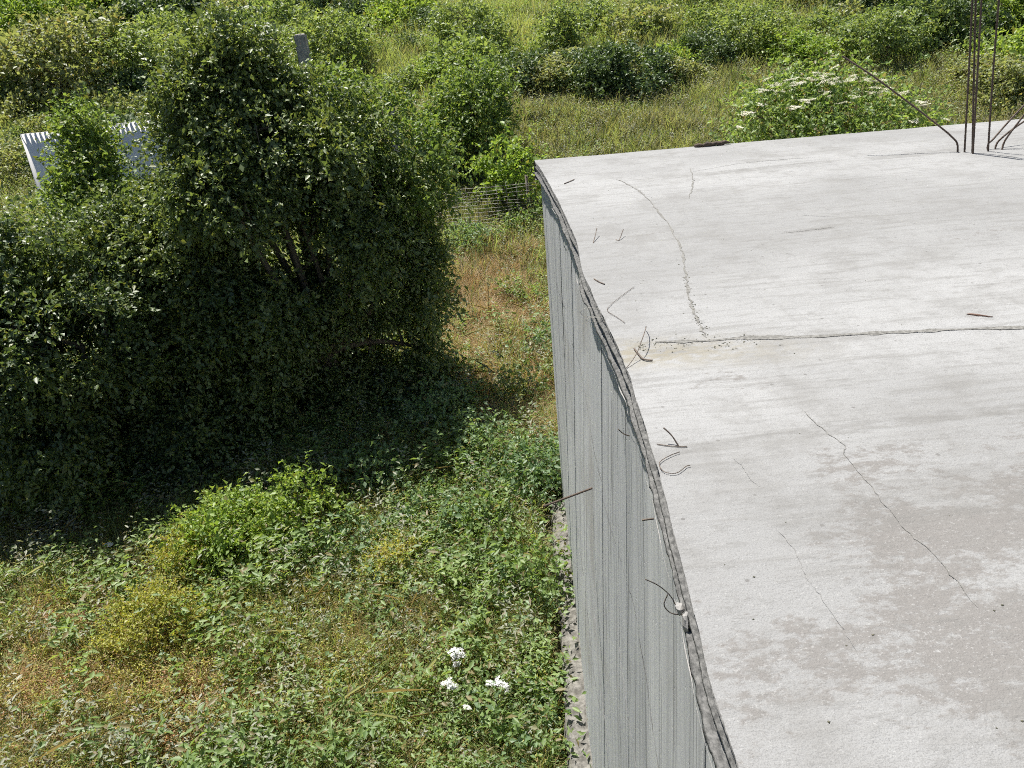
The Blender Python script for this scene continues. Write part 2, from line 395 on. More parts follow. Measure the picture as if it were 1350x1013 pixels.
# slab edge (left lip): a rough band with two casting ridges
ny = 1300
Yl = np.linspace(-3, 9.795, ny)
zb = np.interp(Yl, [-3, 1.3, 1.75, 2.4, 4, 10], [4.65, 4.65, 4.65, 4.65, 4.65, 4.65])
prof = [(.03, 1.0, -.03), (.001, 1.0, -.002), (-.002, .96, 0), (.014, .60, 0), (-.004, .56, 0), (-.006, .48, 0), (.008, .45, 0), (.016, .14, 0), (-.012, .10, 0), (-.016, .0, 0), (.0, -.05, 0), (.09, -.055, 0)]
lv = []
for k, (dx, t, dz) in enumerate(prof):
    rid = 1.+0*Yl
    if k in (4, 5): rid = np.clip(3.2*vnoise(Yl*1.7, 0*Yl, 40)-1.0, -.8, 1.8)
    if k in (8, 9): rid = .35+.9*vnoise(Yl*2.3, 0*Yl, 41)+.5*vnoise(Yl*19, 0*Yl, 42)
    chip = np.clip(vnoise(Yl*21, 0*Yl, 47)-.72, 0, 1)*(.035 if k in (2, 3) else 0)
    x = xe(Yl)+dx*rid+chip+(vnoise(Yl*60, 0*Yl+k, 43)-.5)*(.0025 if 1 < k < 10 else 0)
    z0 = hslab(xe(Yl), Yl)
    z = zb+(z0-zb)*t+dz+(vnoise(Yl*14, 0*Yl+k, 44)-.5)*(.003 if 2 < k < 10 else .0)
    lv.append(np.stack([x, Yl, z], -1))
lv = np.array(lv)
bobj('slab_edge', mesh_np('slab_edge', lv.reshape(-1, 3), grid_faces(len(prof), ny), M['lip'], False))
for k, (lo, hi) in enumerate([(1.2, 2.1), (2.2, 2.9), (3.4, 4.3), (5.2, 5.75), (7.4, 8.0)]):
    Yr = np.linspace(lo, hi, int((hi-lo)*60)+4); i_ = np.arange(len(Yr))
    rr = .0005+.0035*np.clip(vnoise(Yr*6, 0*Yr, 140+k)*2.6-1.45, 0, 1)*np.clip(np.minimum(i_, i_[::-1])/6., .1, 1)
    zz_ = np.interp(Yr, Yl, zb)+.004+(vnoise(Yr*3, 0*Yr, 145)-.5)*.02
    pts = np.stack([xe(Yr)-.026+(vnoise(Yr*5, 0*Yr, 146)-.5)*.008, Yr, zz_], -1)
    bobj('casting_fin', tubes_mesh('casting_fin', [(pts, rr)], M['fin'], 5))
# far edge of slab
nx = 260; Xf = np.linspace(.49, XR, nx)
fv = []
for k, (dy, t) in enumerate([(-.02, 1.0), (.004, .97), (.008, .5), (.012, 0), (-.1, -.02)]):
    y = yfar(Xf)+dy+(vnoise(Xf*20, 0*Xf+k, 50)-.5)*.008
    z0 = hslab(Xf, yfar(Xf))-.004
    fv.append(np.stack([Xf, y, 4.6+(z0-4.6)*t], -1))
bobj('slab_edge', mesh_np('slab_edge_back', np.array(fv).reshape(-1, 3), grid_faces(5, nx)[:, ::-1], M['lip']))

# wall: board-marked strips, each one a cast strip of its own
def lean(y, z): return np.interp(y, [1, 3.5, 4.9, 6, 8, 9.8], [0, .006, .034, .046, .026, 0])*(4.55-z)
JY = [9.76, 9.46, 9.12, 8.75, 8.42, 8.1, 7.74, 7.43, 7.12, 6.81, 6.5, 6.2, 5.82, 5.52, 5.2, 4.88, 4.62, 4.3, 4.05, 3.8, 3.47, 2.65, 1.95, 1.2, .4, -.5, -1.5, -3]
def wx(y, z): return xe(y)+.055-lean(y, z)+(fbm(y*.8, z*.8, 60)-.5)*.02
OFF = rng.uniform(-.0035, .0035, len(JY))
def wsurf(y, z):
    k = np.clip(len(JY)-1-np.searchsorted(np.array(JY[::-1]), np.asarray(y)), 0, len(JY)-2)
    return wx(y, z)+OFF[k]
for i in range(len(JY)-1):
    y1, y0 = JY[i], JY[i+1]
    g = [.0004, .0022, .0004, .0008][i % 4] if i < 19 else .003
    n1, n2 = 5, 26
    yy = np.linspace(y0+g, y1-g, n1); zz = np.linspace(4.56, -2.2, n2)
    A, Bz = np.meshgrid(yy, zz, indexing='ij')
    off = OFF[i]; tilt = rng.uniform(-.002, .002)
    fx = wx(A, Bz)+off+tilt*(A-(y0+y1)/2)/(y1-y0)*2+(vnoise(A*30, Bz*1.2, 61)-.5)*.004
    fr = np.stack([fx, A, Bz], -1).reshape(-1, 3)
    bk = fr.copy(); bk[:, 0] += .12
    v = np.vstack([fr, bk]); N = n1*n2
    f = [tuple(q) for q in grid_faces(n1, n2)]
    for j in range(n2-1):
        f.append((j, j+1, N+j+1, N+j)); a = (n1-1)*n2+j; f.append((a+1, a, N+a, N+a+1))
    me = bpy.data.meshes.new('wall_board'); me.from_pydata([tuple(p) for p in v], [], [q[::-1] for q in f]); me.update()
    me.materials.append(M['wall'])
    bobj('wall_board', me)
def box_np(x0, x1, y0, y1, z0, z1):
    v = np.array([[x, y, z] for x in (x0, x1) for y in (y0, y1) for z in (z0, z1)])
    f = np.array([[0, 1, 3, 2], [4, 6, 7, 5], [0, 4, 5, 1], [2, 3, 7, 6], [0, 2, 6, 4], [1, 5, 7, 3]])
    return v, f
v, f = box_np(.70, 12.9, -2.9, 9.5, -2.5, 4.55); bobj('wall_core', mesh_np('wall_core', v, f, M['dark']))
v, f = box_np(.60, 12.92, 9.51, 9.72, -2.5, 4.57); bobj('back_wall', mesh_np('back_wall', v, f, M['wall']))
# rough footing ledge along the wall foot
nyf = 160; Yf = np.linspace(2, 9.55, nyf)
pf = []
zt = np.interp(Yf, [2, 5.5, 9.6], [-.5, -.06, .3])
for k, (dx, dz) in enumerate([(.2, .015), (.0, 0.02), (-.09, .01), (-.18, -.02), (-.205, -.12), (-.2, -.9)]):
    x = wx(Yf, zt)+dx+(vnoise(Yf*7, 0*Yf+k, 70)-.5)*(.07 if k > 2 else .02)
    z = zt+dz+(vnoise(Yf*11, 0*Yf+k*3, 71)-.5)*.06
    pf.append(np.stack([x, Yf, z], -1))
bobj('footing', mesh_np('footing', np.array(pf).reshape(-1, 3), grid_faces(6, nyf), M['footing']))
# pour lines that cross the boards, and small fins of leaked concrete
def wall_ribbon(name, pts, w, mat, proud):
    pts = smooth_path(pts, 14); n = len(pts)
    ww = w*(.35+1.1*vnoise(np.arange(n)*.8, np.zeros(n), 80))*np.clip(np.minimum(np.arange(n), np.arange(n)[::-1])/4, .1, 1)
    rows = []
    zj = pts[:, 1]+(vnoise(np.arange(n)*.9, np.zeros(n), 81)-.5)*.03
    for s, pr in ((1, -.004), (.35, proud), (-.35, proud), (-1, -.004)):
        z = zj+s*ww; rows.append(np.stack([wsurf(pts[:, 0], z)-pr, pts[:, 0], z], -1))
    bobj(name, mesh_np(name, np.array(rows).reshape(-1, 3), grid_faces(4, n), mat))
for pts in ([(7.25, 3.52), (6.5, 3.57), (5.9, 3.47), (5.3, 3.50), (4.9, 3.42)], [(4.85, 3.3), (4.18, 3.22), (3.85, 3.13), (3.5, 2.9), (3.15, 2.75), (2.7, 2.6)],
            [(6.95, 1.6), (6.3, 1.5), (5.6, 1.3), (5.0, 1.2)], [(8.9, 3.7), (8.3, 3.62), (7.7, 3.66)]):
    wall_ribbon('pour_line', pts, .003, M['dark'], .002)
for pts in ([(4.4, 2.6), (4.1, 2.2), (3.9, 1.9), (3.7, 1.7)], [(5.3, 2.0), (5.0, 1.5), (4.8, 1.1), (4.7, .8)], [(8.2, 3.2), (7.9, 2.6), (7.7, 2.2)]):
    wall_ribbon('mortar_dribble', pts, .0035, M['fin'], .003)
# cracks and the joint on the slab (irregular gaps; the joint ribbon paints the step's shadow line)
def slab_ribbon(name, pix, w, mat, jag=.02, n=12, lift=.0025):
    pts = smooth_path([onz(px, py, ST)[:2] for px, py in pix], n); k = len(pts)
    i = np.arange(k)
    tg = np.gradient(pts, axis=0); tg /= np.linalg.norm(tg, axis=1)[:, None]+1e-9
    nr = np.stack([-tg[:, 1], tg[:, 0]], -1)
    pts = pts+nr*((vnoise(i*.9, i*0, 90+len(pix))-.5)*jag)[:, None]
    ww = w*(.25+1.2*vnoise(i*.7, i*0, 91+len(pix)))*np.clip(np.minimum(i, i[::-1])/3., .15, 1)
    a = pts+nr*ww[:, None]; b = pts-nr*ww[:, None]
    v = np.vstack([np.column_stack([a, hslab(a[:, 0], a[:, 1])+lift]), np.column_stack([b, hslab(b[:, 0], b[:, 1])+lift])])
    f = np.stack([i[:-1], i[1:], k+i[1:], k+i[:-1]], 1)
    return bobj(name, mesh_np(name, v, f[:, ::-1], mat))
slab_ribbon('crack', [(812, 236), (832, 246), (850, 258), (878, 292), (898, 330), (904, 365), (912, 405), (922, 428), (931, 446)], .008, M['crack_step_shade'], .02)
slab_ribbon('crack', [(1055, 535), (1085, 565), (1112, 585), (1115, 600), (1150, 640), (1190, 690), (1230, 725), (1290, 795)], .0014, M['crack_step_shade'], .012, 9)
slab_ribbon('crack', [(1020, 690), (1045, 720), (1062, 755), (1080, 780), (1110, 820), (1135, 870)], .0009, M['mark'], .012, 7)
slab_ribbon('crack', [(965, 600), (978, 612), (990, 630), (1004, 640)], .001, M['mark'], .008)
slab_ribbon('crack', [(910, 222), (914, 240), (908, 262)], .006, M['crack_step_shade'], .02)
xx = np.linspace(.75, 9, 60)
pj = [(x, float(yjoint(x))) for x in xx]
def joint():
    pts = smooth_path(pj, 6); k = len(pts); i = np.arange(k)
    ww = (.005+.012*vnoise(i*.35, i*0, 95)**1.5)*np.clip(1.6-pts[:, 0]*.22, .35, 1.3)
    a = pts+np.stack([i*0, ww], -1); b = pts-np.stack([i*0, ww*1.2], -1)
    v = np.vstack([np.column_stack([a, hslab(a[:, 0], a[:, 1])+.002]), np.column_stack([b, hslab(b[:, 0], b[:, 1])+.003])])
    f = np.stack([i[:-1], k+i[:-1], k+i[1:], i[1:]], 1)
    bobj('construction_joint', mesh_np('construction_joint', v, f, M['crack_step_shade']))  # dark ribbon: shadow of the step painted along the joint
joint()
# faint rectangular trowel / board marks near the back of the slab
for pix, ww in [([(1030, 308), (1066, 304), (1102, 300)], .005), ([(1048, 284), (1100, 287)], .003), ([(905, 228), (985, 215), (1075, 208)], .004)]:
    slab_ribbon('board_mark', pix, ww, M['mark'], .01, 10, .0022)

# ------------------------------------------------------------------ things lying on / sticking out of the concrete
def S(px, py, dz=0.):
    p = onz(px, py, ST); return np.array([p[0], p[1], float(hslab(p[0], p[1]))+dz])
def wire_thing(name, pts, r, mat, label, cat, n=6, group=None, k=8):
    pts = smooth_path(pts, k); base = pts[0].copy()
    o = obj(name, tubes_mesh(name, [(pts-base, r)], mat, n), None, Vector(base))
    tag(o, label, cat, group); return o

# column starter bars
def rebar(base_px, tips, label):
    """tips: points as (px,py,Y) after the base"""
    b = S(*base_px, -.04); pts = [b]+[ony(px, py, yy) for px, py, yy in tips]
    p = smooth_path(pts, 14)
    i = np.arange(len(p)*6); q = np.array([np.interp(i/6, np.arange(len(p)), p[:, a]) for a in range(3)]).T
    r = .0085+.0008*(i % 2)
    o = obj('rebar', tubes_mesh('rebar', [(q-b, r)], M['rebar'], 7), None, Vector(b)); tag(o, label, 'rebar', 'column starter bars on the slab')
rebar((1272, 201), [(1277, 100, 7.97), (1282, 0, 7.95), (1287, -90, 7.93)], 'straight rusty rebar next to the bar bent far over towards the flowering shrub')
rebar((1283, 203), [(1288.5, 100, 7.86), (1294, 0, 7.85), (1300, -80, 7.84)], 'straight rusty rebar in the middle of the starter bars, nearest to the camera')
rebar((1282.5, 202), [(1284, 100, 7.97), (1286, 20, 7.97), (1287, -60, 7.97)], 'thin straight rebar standing right behind the middle starter bar')
rebar((1303, 200), [(1309, 100, 7.92), (1317, 0, 7.92), (1324, -80, 7.92)], 'straight rusty rebar rising where the bars bent over to the right begin')
rebar((1263, 201), [(1262, 190, 8.02), (1254, 180, 8.05), (1240, 168, 8.1), (1200, 137, 8.25), (1150, 100, 8.4), (1110, 74, 8.55)], 'long rusty rebar bent over in front of the flowering shrub')
rebar((1302, 197), [(1303, 190, 8.02), (1310, 183, 8.05), (1332, 158, 8.15), (1370, 118, 8.3)], 'rusty bent rebar crossing the foot of the outer straight bar')
rebar((1311.5, 197.5), [(1314, 190, 8.0), (1322, 181, 8.0), (1340, 167, 8.0), (1378, 142, 8.0)], 'lowest rusty rebar bent towards the picture edge')
rebar((1321, 198), [(1323, 190, 7.96), (1330, 178, 7.96), (1346, 157, 7.96), (1372, 122, 7.96)], 'outermost rusty rebar bent over towards the picture edge')

# rod from the wall
b = onx(789.5, 640.5, float(wx(4.6, 3.5))+.02); tip = ony(716, 668, b[1]-.02)
wire_thing('steel_rod', [b, b*.5+tip*.5, tip], .008, M['rebar'], 'rusty steel rod sticking straight out of the board-marked wall', 'rod')
b = onx(862, 684, .52); tip = ony(846.5, 686, b[1])
wire_thing('tie_wire', [b, (b+tip)/2, tip], .004, M['wire'], 'short straight tie wire stub poking out just under the slab edge', 'wire')
b = onx(830, 575, .56); tip = ony(815, 566, b[1])
wire_thing('tie_wire', [b, ony(822, 572, b[1]), tip], .003, M['wire'], 'thin bent tie wire hanging under the slab edge above the rod', 'wire')
b = onx(893, 803, .44)
wire_thing('tie_wire', [b, ony(886, 789, b[1]), ony(878, 780, b[1]), ony(866, 771, b[1]-.02), ony(851, 764, b[1]-.03)], .0018, M['wire'], 'long dark wire springing out beside the white concrete lump on the slab edge', 'wire')
wire_thing('tie_wire', [ony(880, 784, b[1]), ony(875.5, 797, b[1]), ony(881, 806, b[1]), ony(890, 810, b[1]), ony(902, 810.5, b[1]+.02)], .0018, M['wire'], 'dark wire loop curling below the white concrete lump', 'wire')
def lump(name, loc, s, mat, label, cat, seed=0, flat=1.):
    import bmesh
    bm = bmesh.new(); bmesh.ops.create_icosphere(bm, subdivisions=2, radius=1)
    r = random.Random(seed)
    ph = [r.uniform(0, 6) for _ in range(4)]
    for v in bm.verts:
        c = v.co; k = 1+.22*math.sin(c.x*3.1+ph[0])*math.cos(c.y*2.7+ph[1])+.16*math.sin(c.z*4.3+ph[2]+c.x*2)+r.uniform(-.06, .06)
        v.co = Vector((c.x*k*s[0], c.y*k*s[1], c.z*k*s[2]))
    me = bpy.data.meshes.new(name); bm.to_mesh(me); bm.free(); me.materials.append(mat)
    o = obj(name, me, None, Vector(loc)); tag(o, label, cat); return o
lump('concrete_lump', onx(894, 803, .44)+np.array([.005, 0, 0]), (.014, .02, .018), M['fin'], 'small white concrete lump stuck on the slab edge with wires', 'lump', 2)
lump('concrete_lump', onx(900, 822, .445)+np.array([.01, 0, 0]), (.010, .02, .045), M['fin'], 'pale leaked concrete streak just below the round white lump', 'lump', 3)
# wires on the slab
def swire(pix, r, label, up=.006, mat='wire', lifts=None, name='tie_wire'):
    pts = [S(px, py, (up if lifts is None else lifts[i])) for i, (px, py) in enumerate(pix)]
    return wire_thing(name, pts, r, M[mat], label, 'wire')
swire([(896, 595), (883, 600), (870.5, 607.7), (870, 615), (877, 622), (892, 623), (905, 614), (910, 613)], .0017, 'open c-shaped loop of tie wire lying by the slab edge', .008)
b = S(897, 586, -.01); wire_thing('tie_wire', [b, ony(886, 575, b[1]+.03), ony(874.6, 564, b[1]+.05)], .003, M['wire'], 'short dark wire stub standing up just behind the c-shaped wire', 'wire')
swire([(866, 583.5), (884, 586), (906, 587)], .002, 'short wire lying flat at the foot of the standing wire stub', .004)
swire([(826, 484), (838, 474), (846, 465), (852, 447), (851, 437)], .0022, 'curved tie wire arching up at the ragged end of the joint', 0, lifts=[.004, .03, .07, .06, .02])
swire([(836, 459), (842, 467), (848, 473), (860, 475)], .0045, 'thick dark wire scrap at the ragged end of the joint', .008)
swire([(836, 380), (820, 392), (803.5, 405.7), (801.5, 412.6), (812, 419.5), (824, 428)], .0014, 'long hooked wire lying between the weedy crack and the slab edge', .006)
swire([(782, 321.5), (785, 316), (787.5, 311.5)], .003, 'short wire stub on the slab, nearer the edge of two', 0, lifts=[0, .03, .06])
swire([(812, 317), (816, 318), (822, 312)], .003, 'short v-shaped wire stub on the slab, farther from the edge of two', 0, lifts=[.004, .004, .05])
swire([(783, 369), (790, 373), (797, 376)], .004, 'short dark wire lying flat near the slab edge', .005)
swire([(744, 243), (751, 240), (757, 237)], .005, 'tiny dark wire scrap near the back corner of the slab', .006)
L = float(xe(4.0))
def loop(cx, cy_, rx, ry, y): return [ony(cx+rx*math.cos(a), cy_+ry*math.sin(a), y) for a in np.linspace(0, 5.9, 9)]
wire_thing('string_loop', loop(779, 412, 13.5, 6, 4.32), .0016, M['string'], 'pale string loop dangling over the slab edge', 'string')
wire_thing('string_loop', loop(786, 422, 14, 3, 4.3), .0014, M['string'], 'second flatter pale string loop just below the first', 'string')
# stick, rust flake
p0, p1 = S(915, 195.5, .02), S(962, 191, .02)
pts = np.array([p0+(p1-p0)*t for t in np.linspace(0, 1, 9)]); pts[:, 2] += np.array([0, .005, -.004, .01, .0, .008, -.003, .012, 0])
o = obj('wood_stick', tubes_mesh('wood_stick', [(pts-p0, np.array([.014, .022, .018, .026, .02, .024, .03, .022, .01]))], M['bark_chip'], 7), None, Vector(p0)); tag(o, 'dark weathered wood stick lying near the back edge of the slab', 'stick')
p0, p1 = S(1274, 416, .004), S(1309, 419, .004)
pts = np.array([p0+(p1-p0)*t for t in np.linspace(0, 1, 7)]); pts[:, 1] += np.array([0, .006, .002, .0, .004, -.003, 0])
o = obj('rust_flake', tubes_mesh('rust_flake', [(pts-p0, np.array([.002, .005, .007, .006, .004, .003, .0015]))], M['rust'], 6), None, Vector(p0)); tag(o, 'thin rust-brown flake lying just behind the construction joint', 'flake')
# grit on the slab
gv = []; gf = []
for k in range(420):
    x = .6+rng.random()**1.3*6; y = rng.uniform(1.1, 9.3)
    if k < 130: x = .66+.6*rng.random()**1.6; y = float(yjoint(x))+rng.normal(-.03, .045)
    elif k < 200:
        q = [(904, 365), (912, 405), (922, 428), (931, 446), (905, 380), (918, 420)][k % 6]; pp = onz(q[0]+rng.normal(0, 3), q[1]+rng.normal(0, 8), ST); x, y = pp[0], pp[1]
    s = rng.uniform(.0015, .005) if k >= 200 else rng.uniform(.002, .0065)
    z = float(hslab(x, y))
    o0 = len(gv)
    for d in ((1, 0, 0), (0, 1, 0), (-1, 0, 0), (0, -1, 0), (0, 0, 1), (0, 0, -.4)):
        gv.append((x+d[0]*s*rng.uniform(.6, 1.4), y+d[1]*s*rng.uniform(.6, 1.4), z+d[2]*s*.8))
    for a, b_ in ((0, 1), (1, 2), (2, 3), (3, 0)): gf.append((o0+a, o0+b_, o0+4)); gf.append((o0+b_, o0+a, o0+5))
o = obj('grit', mesh_np('grit', np.array(gv), np.array(gf), M['moss'])); tag(o, 'dark grit and dry moss crumbs strewn over the slab', 'grit', kind='stuff')

# ------------------------------------------------------------------ foliage generators
def unit(a): return a/(np.linalg.norm(a, axis=-1, keepdims=True)+1e-9)
def leaf_arrays(pos, d, nrm, Ln, Wd, fold=.18):
    d = unit(d); s = unit(np.cross(d, nrm)); n = np.cross(s, d)
    mid = pos+d*(Ln*.45)[:, None]
    l = mid+s*(Wd*.5)[:, None]+n*(Wd*fold)[:, None]; r = mid-s*(Wd*.5)[:, None]+n*(Wd*fold)[:, None]
    tip = pos+d*Ln[:, None]-n*(Ln*.12)[:, None]
    v = np.stack([pos, l, tip, r], 1).reshape(-1, 3)
    k = len(pos); b = np.arange(k)*4
    f = np.stack([np.stack([b, b+2, b+1], 1), np.stack([b, b+3, b+2], 1)], 1).reshape(-1, 3)
    return v, f
def crown(lobes, leaf, clump_d, twigs, nl, droop=.15, twig_len=.35, rg=rng, clump_r=.22, up_bias=.5, under=.35, shell=.2, gap=2., gap_s=1.4, bulge=0.):
    """lobes: list of (center, radii). clump_d: clumps per m2 of lobe surface. Leaves grow on twigs, twigs in clumps."""
    cen = np.array([l[0] for l in lobes]); rad = np.array([l[1] for l in lobes])
    CP = []; CO = []
    for c, r in zip(cen, rad):
        area = 4*math.pi*((r[0]*r[1])**1.6/3+(r[0]*r[2])**1.6/3+(r[1]*r[2])**1.6/3)**(1/1.6)
        n = max(4, int(area*clump_d))
        d = unit(rg.normal(size=(n, 3)))
        d = d[(d[:, 2] > -.55) | (rg.random(n) < under)]
        sh = 1-np.abs(rg.normal(0, shell, len(d))); sh = np.clip(sh, .25, 1.12)+rg.normal(0, .05, len(d))
        p = c+d*r*sh[:, None]
        ins = np.zeros(len(p), bool)
        for c2, r2 in zip(cen, rad):
            if c2 is c: continue
            q = np.linalg.norm((p-c2)/r2, axis=1)
            ins |= (q < .62)
        q = p*gap_s
        n3 = .5*(vnoise(q[:, 0]*1.3+q[:, 2]*.7, q[:, 1]*1.3-q[:, 2]*.9, 3)+vnoise(q[:, 0]-q[:, 1]*.8, q[:, 2]*1.5+q[:, 1]*.5, 7))
        ins |= n3 > gap
        p = p+d*r*((.42-n3)*bulge)[:, None]
        CP.append(p[~ins]); CO.append(unit(d/r)[~ins])
    CP = np.vstack(CP); CO = np.vstack(CO)
    nt_ = np.maximum(2, (twigs*rg.uniform(.4, 1.5, len(CP))).astype(int))
    idx = np.repeat(np.arange(len(CP)), nt_)
    N = len(idx)
    bp = CP[idx]+rg.normal(size=(N, 3))*clump_r*np.array([1, 1, .75])
    bd = unit(CO[idx]*.7+rg.normal(size=(N, 3))*.6+np.array([0, 0, .25]))
    tl = twig_len*rg.uniform(.5, 1.3, N)
    t = (np.arange(nl)+.6)/nl
    pos = bp[:, None]+bd[:, None]*(tl[:, None]*t)[..., None]
    pos[..., 2] -= droop*(tl[:, None]*t*t*2.2)
    tw = bd[:, None]+np.array([0, 0, -1])*(droop*2.*t)[None, :, None]
    ld = unit(tw*.75+rg.normal(size=pos.shape)*.65+np.array([0, 0, -droop]))
    nm = unit(rg.normal(size=pos.shape)*.75+np.array([0, 0, up_bias])+CO[idx][:, None]*.35)
    K = N*nl
    Ln = leaf*np.clip(rg.lognormal(-.06, .32, K), .4, 1.9)
    return leaf_arrays(pos.reshape(-1, 3), ld.reshape(-1, 3), nm.reshape(-1, 3), Ln, Ln*rg.uniform(.5, .75, K))
def shoots(lobes, n, length, leaf, rg, droop=.6, per=30, scatter_=.07):
    cen = np.array([l[0] for l in lobes]); rad = np.array([l[1] for l in lobes])
    k = rg.integers(0, len(cen), n); d = unit(rg.normal(size=(n, 3))+np.array([0, -.25, .55]))
    st = cen[k]+d*rad[k]*.85
    out = unit(d*.8+rg.normal(size=(n, 3))*.4+np.array([0, 0, .35]))
    L_ = length*rg.uniform(.4, 1.3, n)
    t = np.linspace(0, 1, per)
    pos = st[:, None]+out[:, None]*(L_[:, None]*t)[..., None]
    pos[..., 2] -= droop*L_[:, None]*t*t
    pos = pos+rg.normal(size=pos.shape)*scatter_*(1.1-t*.7)[None, :, None]
    tw = out[:, None]+np.array([0, 0, -1])*(2*droop*t)[None, :, None]
    ld = unit(tw*.6+rg.normal(size=pos.shape)*.7); nm = unit(rg.normal(size=pos.shape)*.6+np.array([0, 0, .8]))
    K = n*per; Ln = leaf*np.clip(rg.lognormal(-.06, .3, K), .4, 1.8)
    return leaf_arrays(pos.reshape(-1, 3), ld.reshape(-1, 3), nm.reshape(-1, 3), Ln, Ln*rg.uniform(.5, .75, K))
def wood(base, lobes, rg=rng, r0=.09):
    tubes = []; base = np.asarray(base, float)
    cs = np.array([l[0] for l in lobes]); mid = cs.mean(0)
    fork = base*.6+np.array([mid[0], mid[1], mid[2]])*.4
    tubes.append((smooth_path([base-np.array([0, 0, .25]), base*.75+fork*.25+rg.normal(0, .04, 3), fork], 5), np.linspace(r0*1.3, r0*.75, 11)))
    for c, r in lobes:
        c = np.asarray(c); e = c+(c-fork)*.05
        p = smooth_path([fork, (fork+c)/2+rg.normal(0, .12, 3), c, e], 4)
        tubes.append((p, np.linspace(r0*.6, r0*.1, len(p))))
        for k in range(4):
            d = unit(rg.normal(size=3)+np.array([0, 0, .5]))*np.asarray(r)*.9
            s = p[len(p)//2+k]
            q = smooth_path([s, s+d*.5+rg.normal(0, .05, 3), c+d], 4)
            tubes.append((q, np.linspace(r0*.25, r0*.05, len(q))))
    return tubes
def plant(name, base, lobes, mat, label, cat, leaf=.05, clump_d=7, twigs=10, nl=9, group=None, r0=.07, wood_on=True, shoot=None, wl=None, **kw):
    base = np.asarray(base, float)
    e = empty(name, base); tag(e, label, cat, group)
    lob = [(np.asarray(c)-base, np.asarray(r)) for c, r in lobes]
    v, f = crown(lob, leaf, clump_d, twigs, nl, **kw)
    if shoot:
        v2, f2 = shoots(lob, shoot[0], shoot[1], leaf, kw.get('rg', rng), shoot[2]); f = np.vstack([f, f2+len(v)]); v = np.vstack([v, v2])
    obj('crown', mesh_np(name+'_crown', v, f, M[mat] if isinstance(mat, str) else mat), e)
    if wood_on: obj('trunk', tubes_mesh(name+'_trunk', wood(np.zeros(3), lob if wl is None else [(np.asarray(c)-base, np.asarray(r)*.7) for c, r in wl], r0=r0), M['bark'], 5), e)
    return e
def PL(px, py, y, rx, rz, ry=None):
    """a lobe seen at pixel (px,py) standing y metres ahead, radii in pixels (depth in metres)"""
    c = ony(px, py, y); s = np.linalg.norm(c-CAM)/F
    return (c, np.array([rx*s, (ry if ry else (rx+rz)*.5*s), rz*s*1.06]))
def split(lobes, n, rg, core=.74, lo=.28, hi=.5):
    out = []
    for c, r in lobes:
        out.append((c, r*core))
        d = unit(rg.normal(size=(n, 3))+np.array([0, -.2, .25]))
        for k in range(n): out.append((c+d[k]*r*rg.uniform(.6, .95), r*rg.uniform(lo, hi)*np.array([.9, .9, 1.25])))
    return out
def gpt(x, y): return np.array([x, y, float(T(x, y))])

# ------------------------------------------------------------------ trees round the wall's foot
lob = [PL(285, 105, 12.5, 52, 50), PL(340, 125, 12.7, 40, 45), PL(300, 62, 12.5, 15, 34), PL(258, 85, 12.3, 15, 32), PL(338, 85, 12.6, 13, 30), PL(228, 130, 12.2, 13, 30), PL(375, 118, 12.6, 14, 28), PL(420, 125, 12.6, 14, 30), PL(462, 150, 12.7, 15, 28), PL(530, 205, 12.8, 16, 26), PL(262, 190, 12.3, 45, 75), PL(335, 190, 12.1, 62, 70), PL(425, 200, 12.4, 70, 75), PL(310, 280, 11.6, 75, 80),
       PL(497, 245, 13.0, 50, 65), PL(400, 300, 12.3, 85, 85), PL(525, 340, 13.0, 50, 60), PL(562, 392, 13.0, 30, 42), PL(540, 455, 13.2, 40, 48), PL(505, 510, 13.2, 45, 50), PL(470, 360, 12.6, 75, 75), PL(265, 375, 12.1, 75, 85), PL(455, 450, 13.0, 72, 75),
       PL(355, 420, 12.2, 90, 85), PL(330, 540, 12.3, 110, 85), PL(430, 540, 12.9, 70, 65)]
plant('hawthorn_tree', gpt(-3.0, 12.7), split(lob, 5, np.random.default_rng(3)), 'hawthorn', 'tall dense hawthorn tree with drooping dark green branches, largest in the picture', 'tree', leaf=.064, clump_d=26, twigs=11, nl=10, droop=.22, twig_len=.36, r0=.12, clump_r=.11, up_bias=.75, gap=.6, gap_s=1.2, bulge=.6, shell=.3, shoot=(420, .75, .45), wl=lob[:2]+lob[10:])
lob = [PL(20, 355, 11.6, 65, 60), PL(120, 370, 11.5, 80, 65), PL(205, 310, 12.0, 50, 70), PL(20, 430, 11.0, 85, 80), PL(110, 460, 11.2, 95, 90), PL(215, 440, 11.8, 85, 95), PL(40, 560, 11.2, 95, 85), PL(150, 570, 11.6, 95, 85), PL(250, 560, 11.9, 80, 75), PL(-60, 470, 11.3, 100, 110)]
plant('hawthorn_tree', gpt(-6.0, 11.6), split(lob, 5, np.random.default_rng(4)), 'hawthorn', 'lower spreading hawthorn at the picture edge below the white metal sheet', 'tree', leaf=.064, clump_d=25, twigs=11, nl=10, droop=.18, twig_len=.36, r0=.1, clump_r=.11, up_bias=.75, gap=.6, gap_s=1.2, bulge=.6, shell=.3, shoot=(300, .65, .4), wl=lob)
lob = [PL(128, 215, 13.8, 14, 26), PL(108, 172, 13.8, 14, 26), PL(112, 225, 13.6, 26, 36), PL(152, 278, 13.5, 30, 28), PL(112, 285, 13.3, 36, 36), PL(168, 310, 13.2, 55, 45)]
plant('vine_shrub', gpt(-6.5, 13.8), lob, 'vine', 'climbing leafy shrub growing up in front of the white metal sheet', 'shrub', leaf=.065, clump_d=26, twigs=10, nl=8, droop=.12, r0=.05, clump_r=.14, twig_len=.3, bulge=.5, shoot=(50, .35, .35))
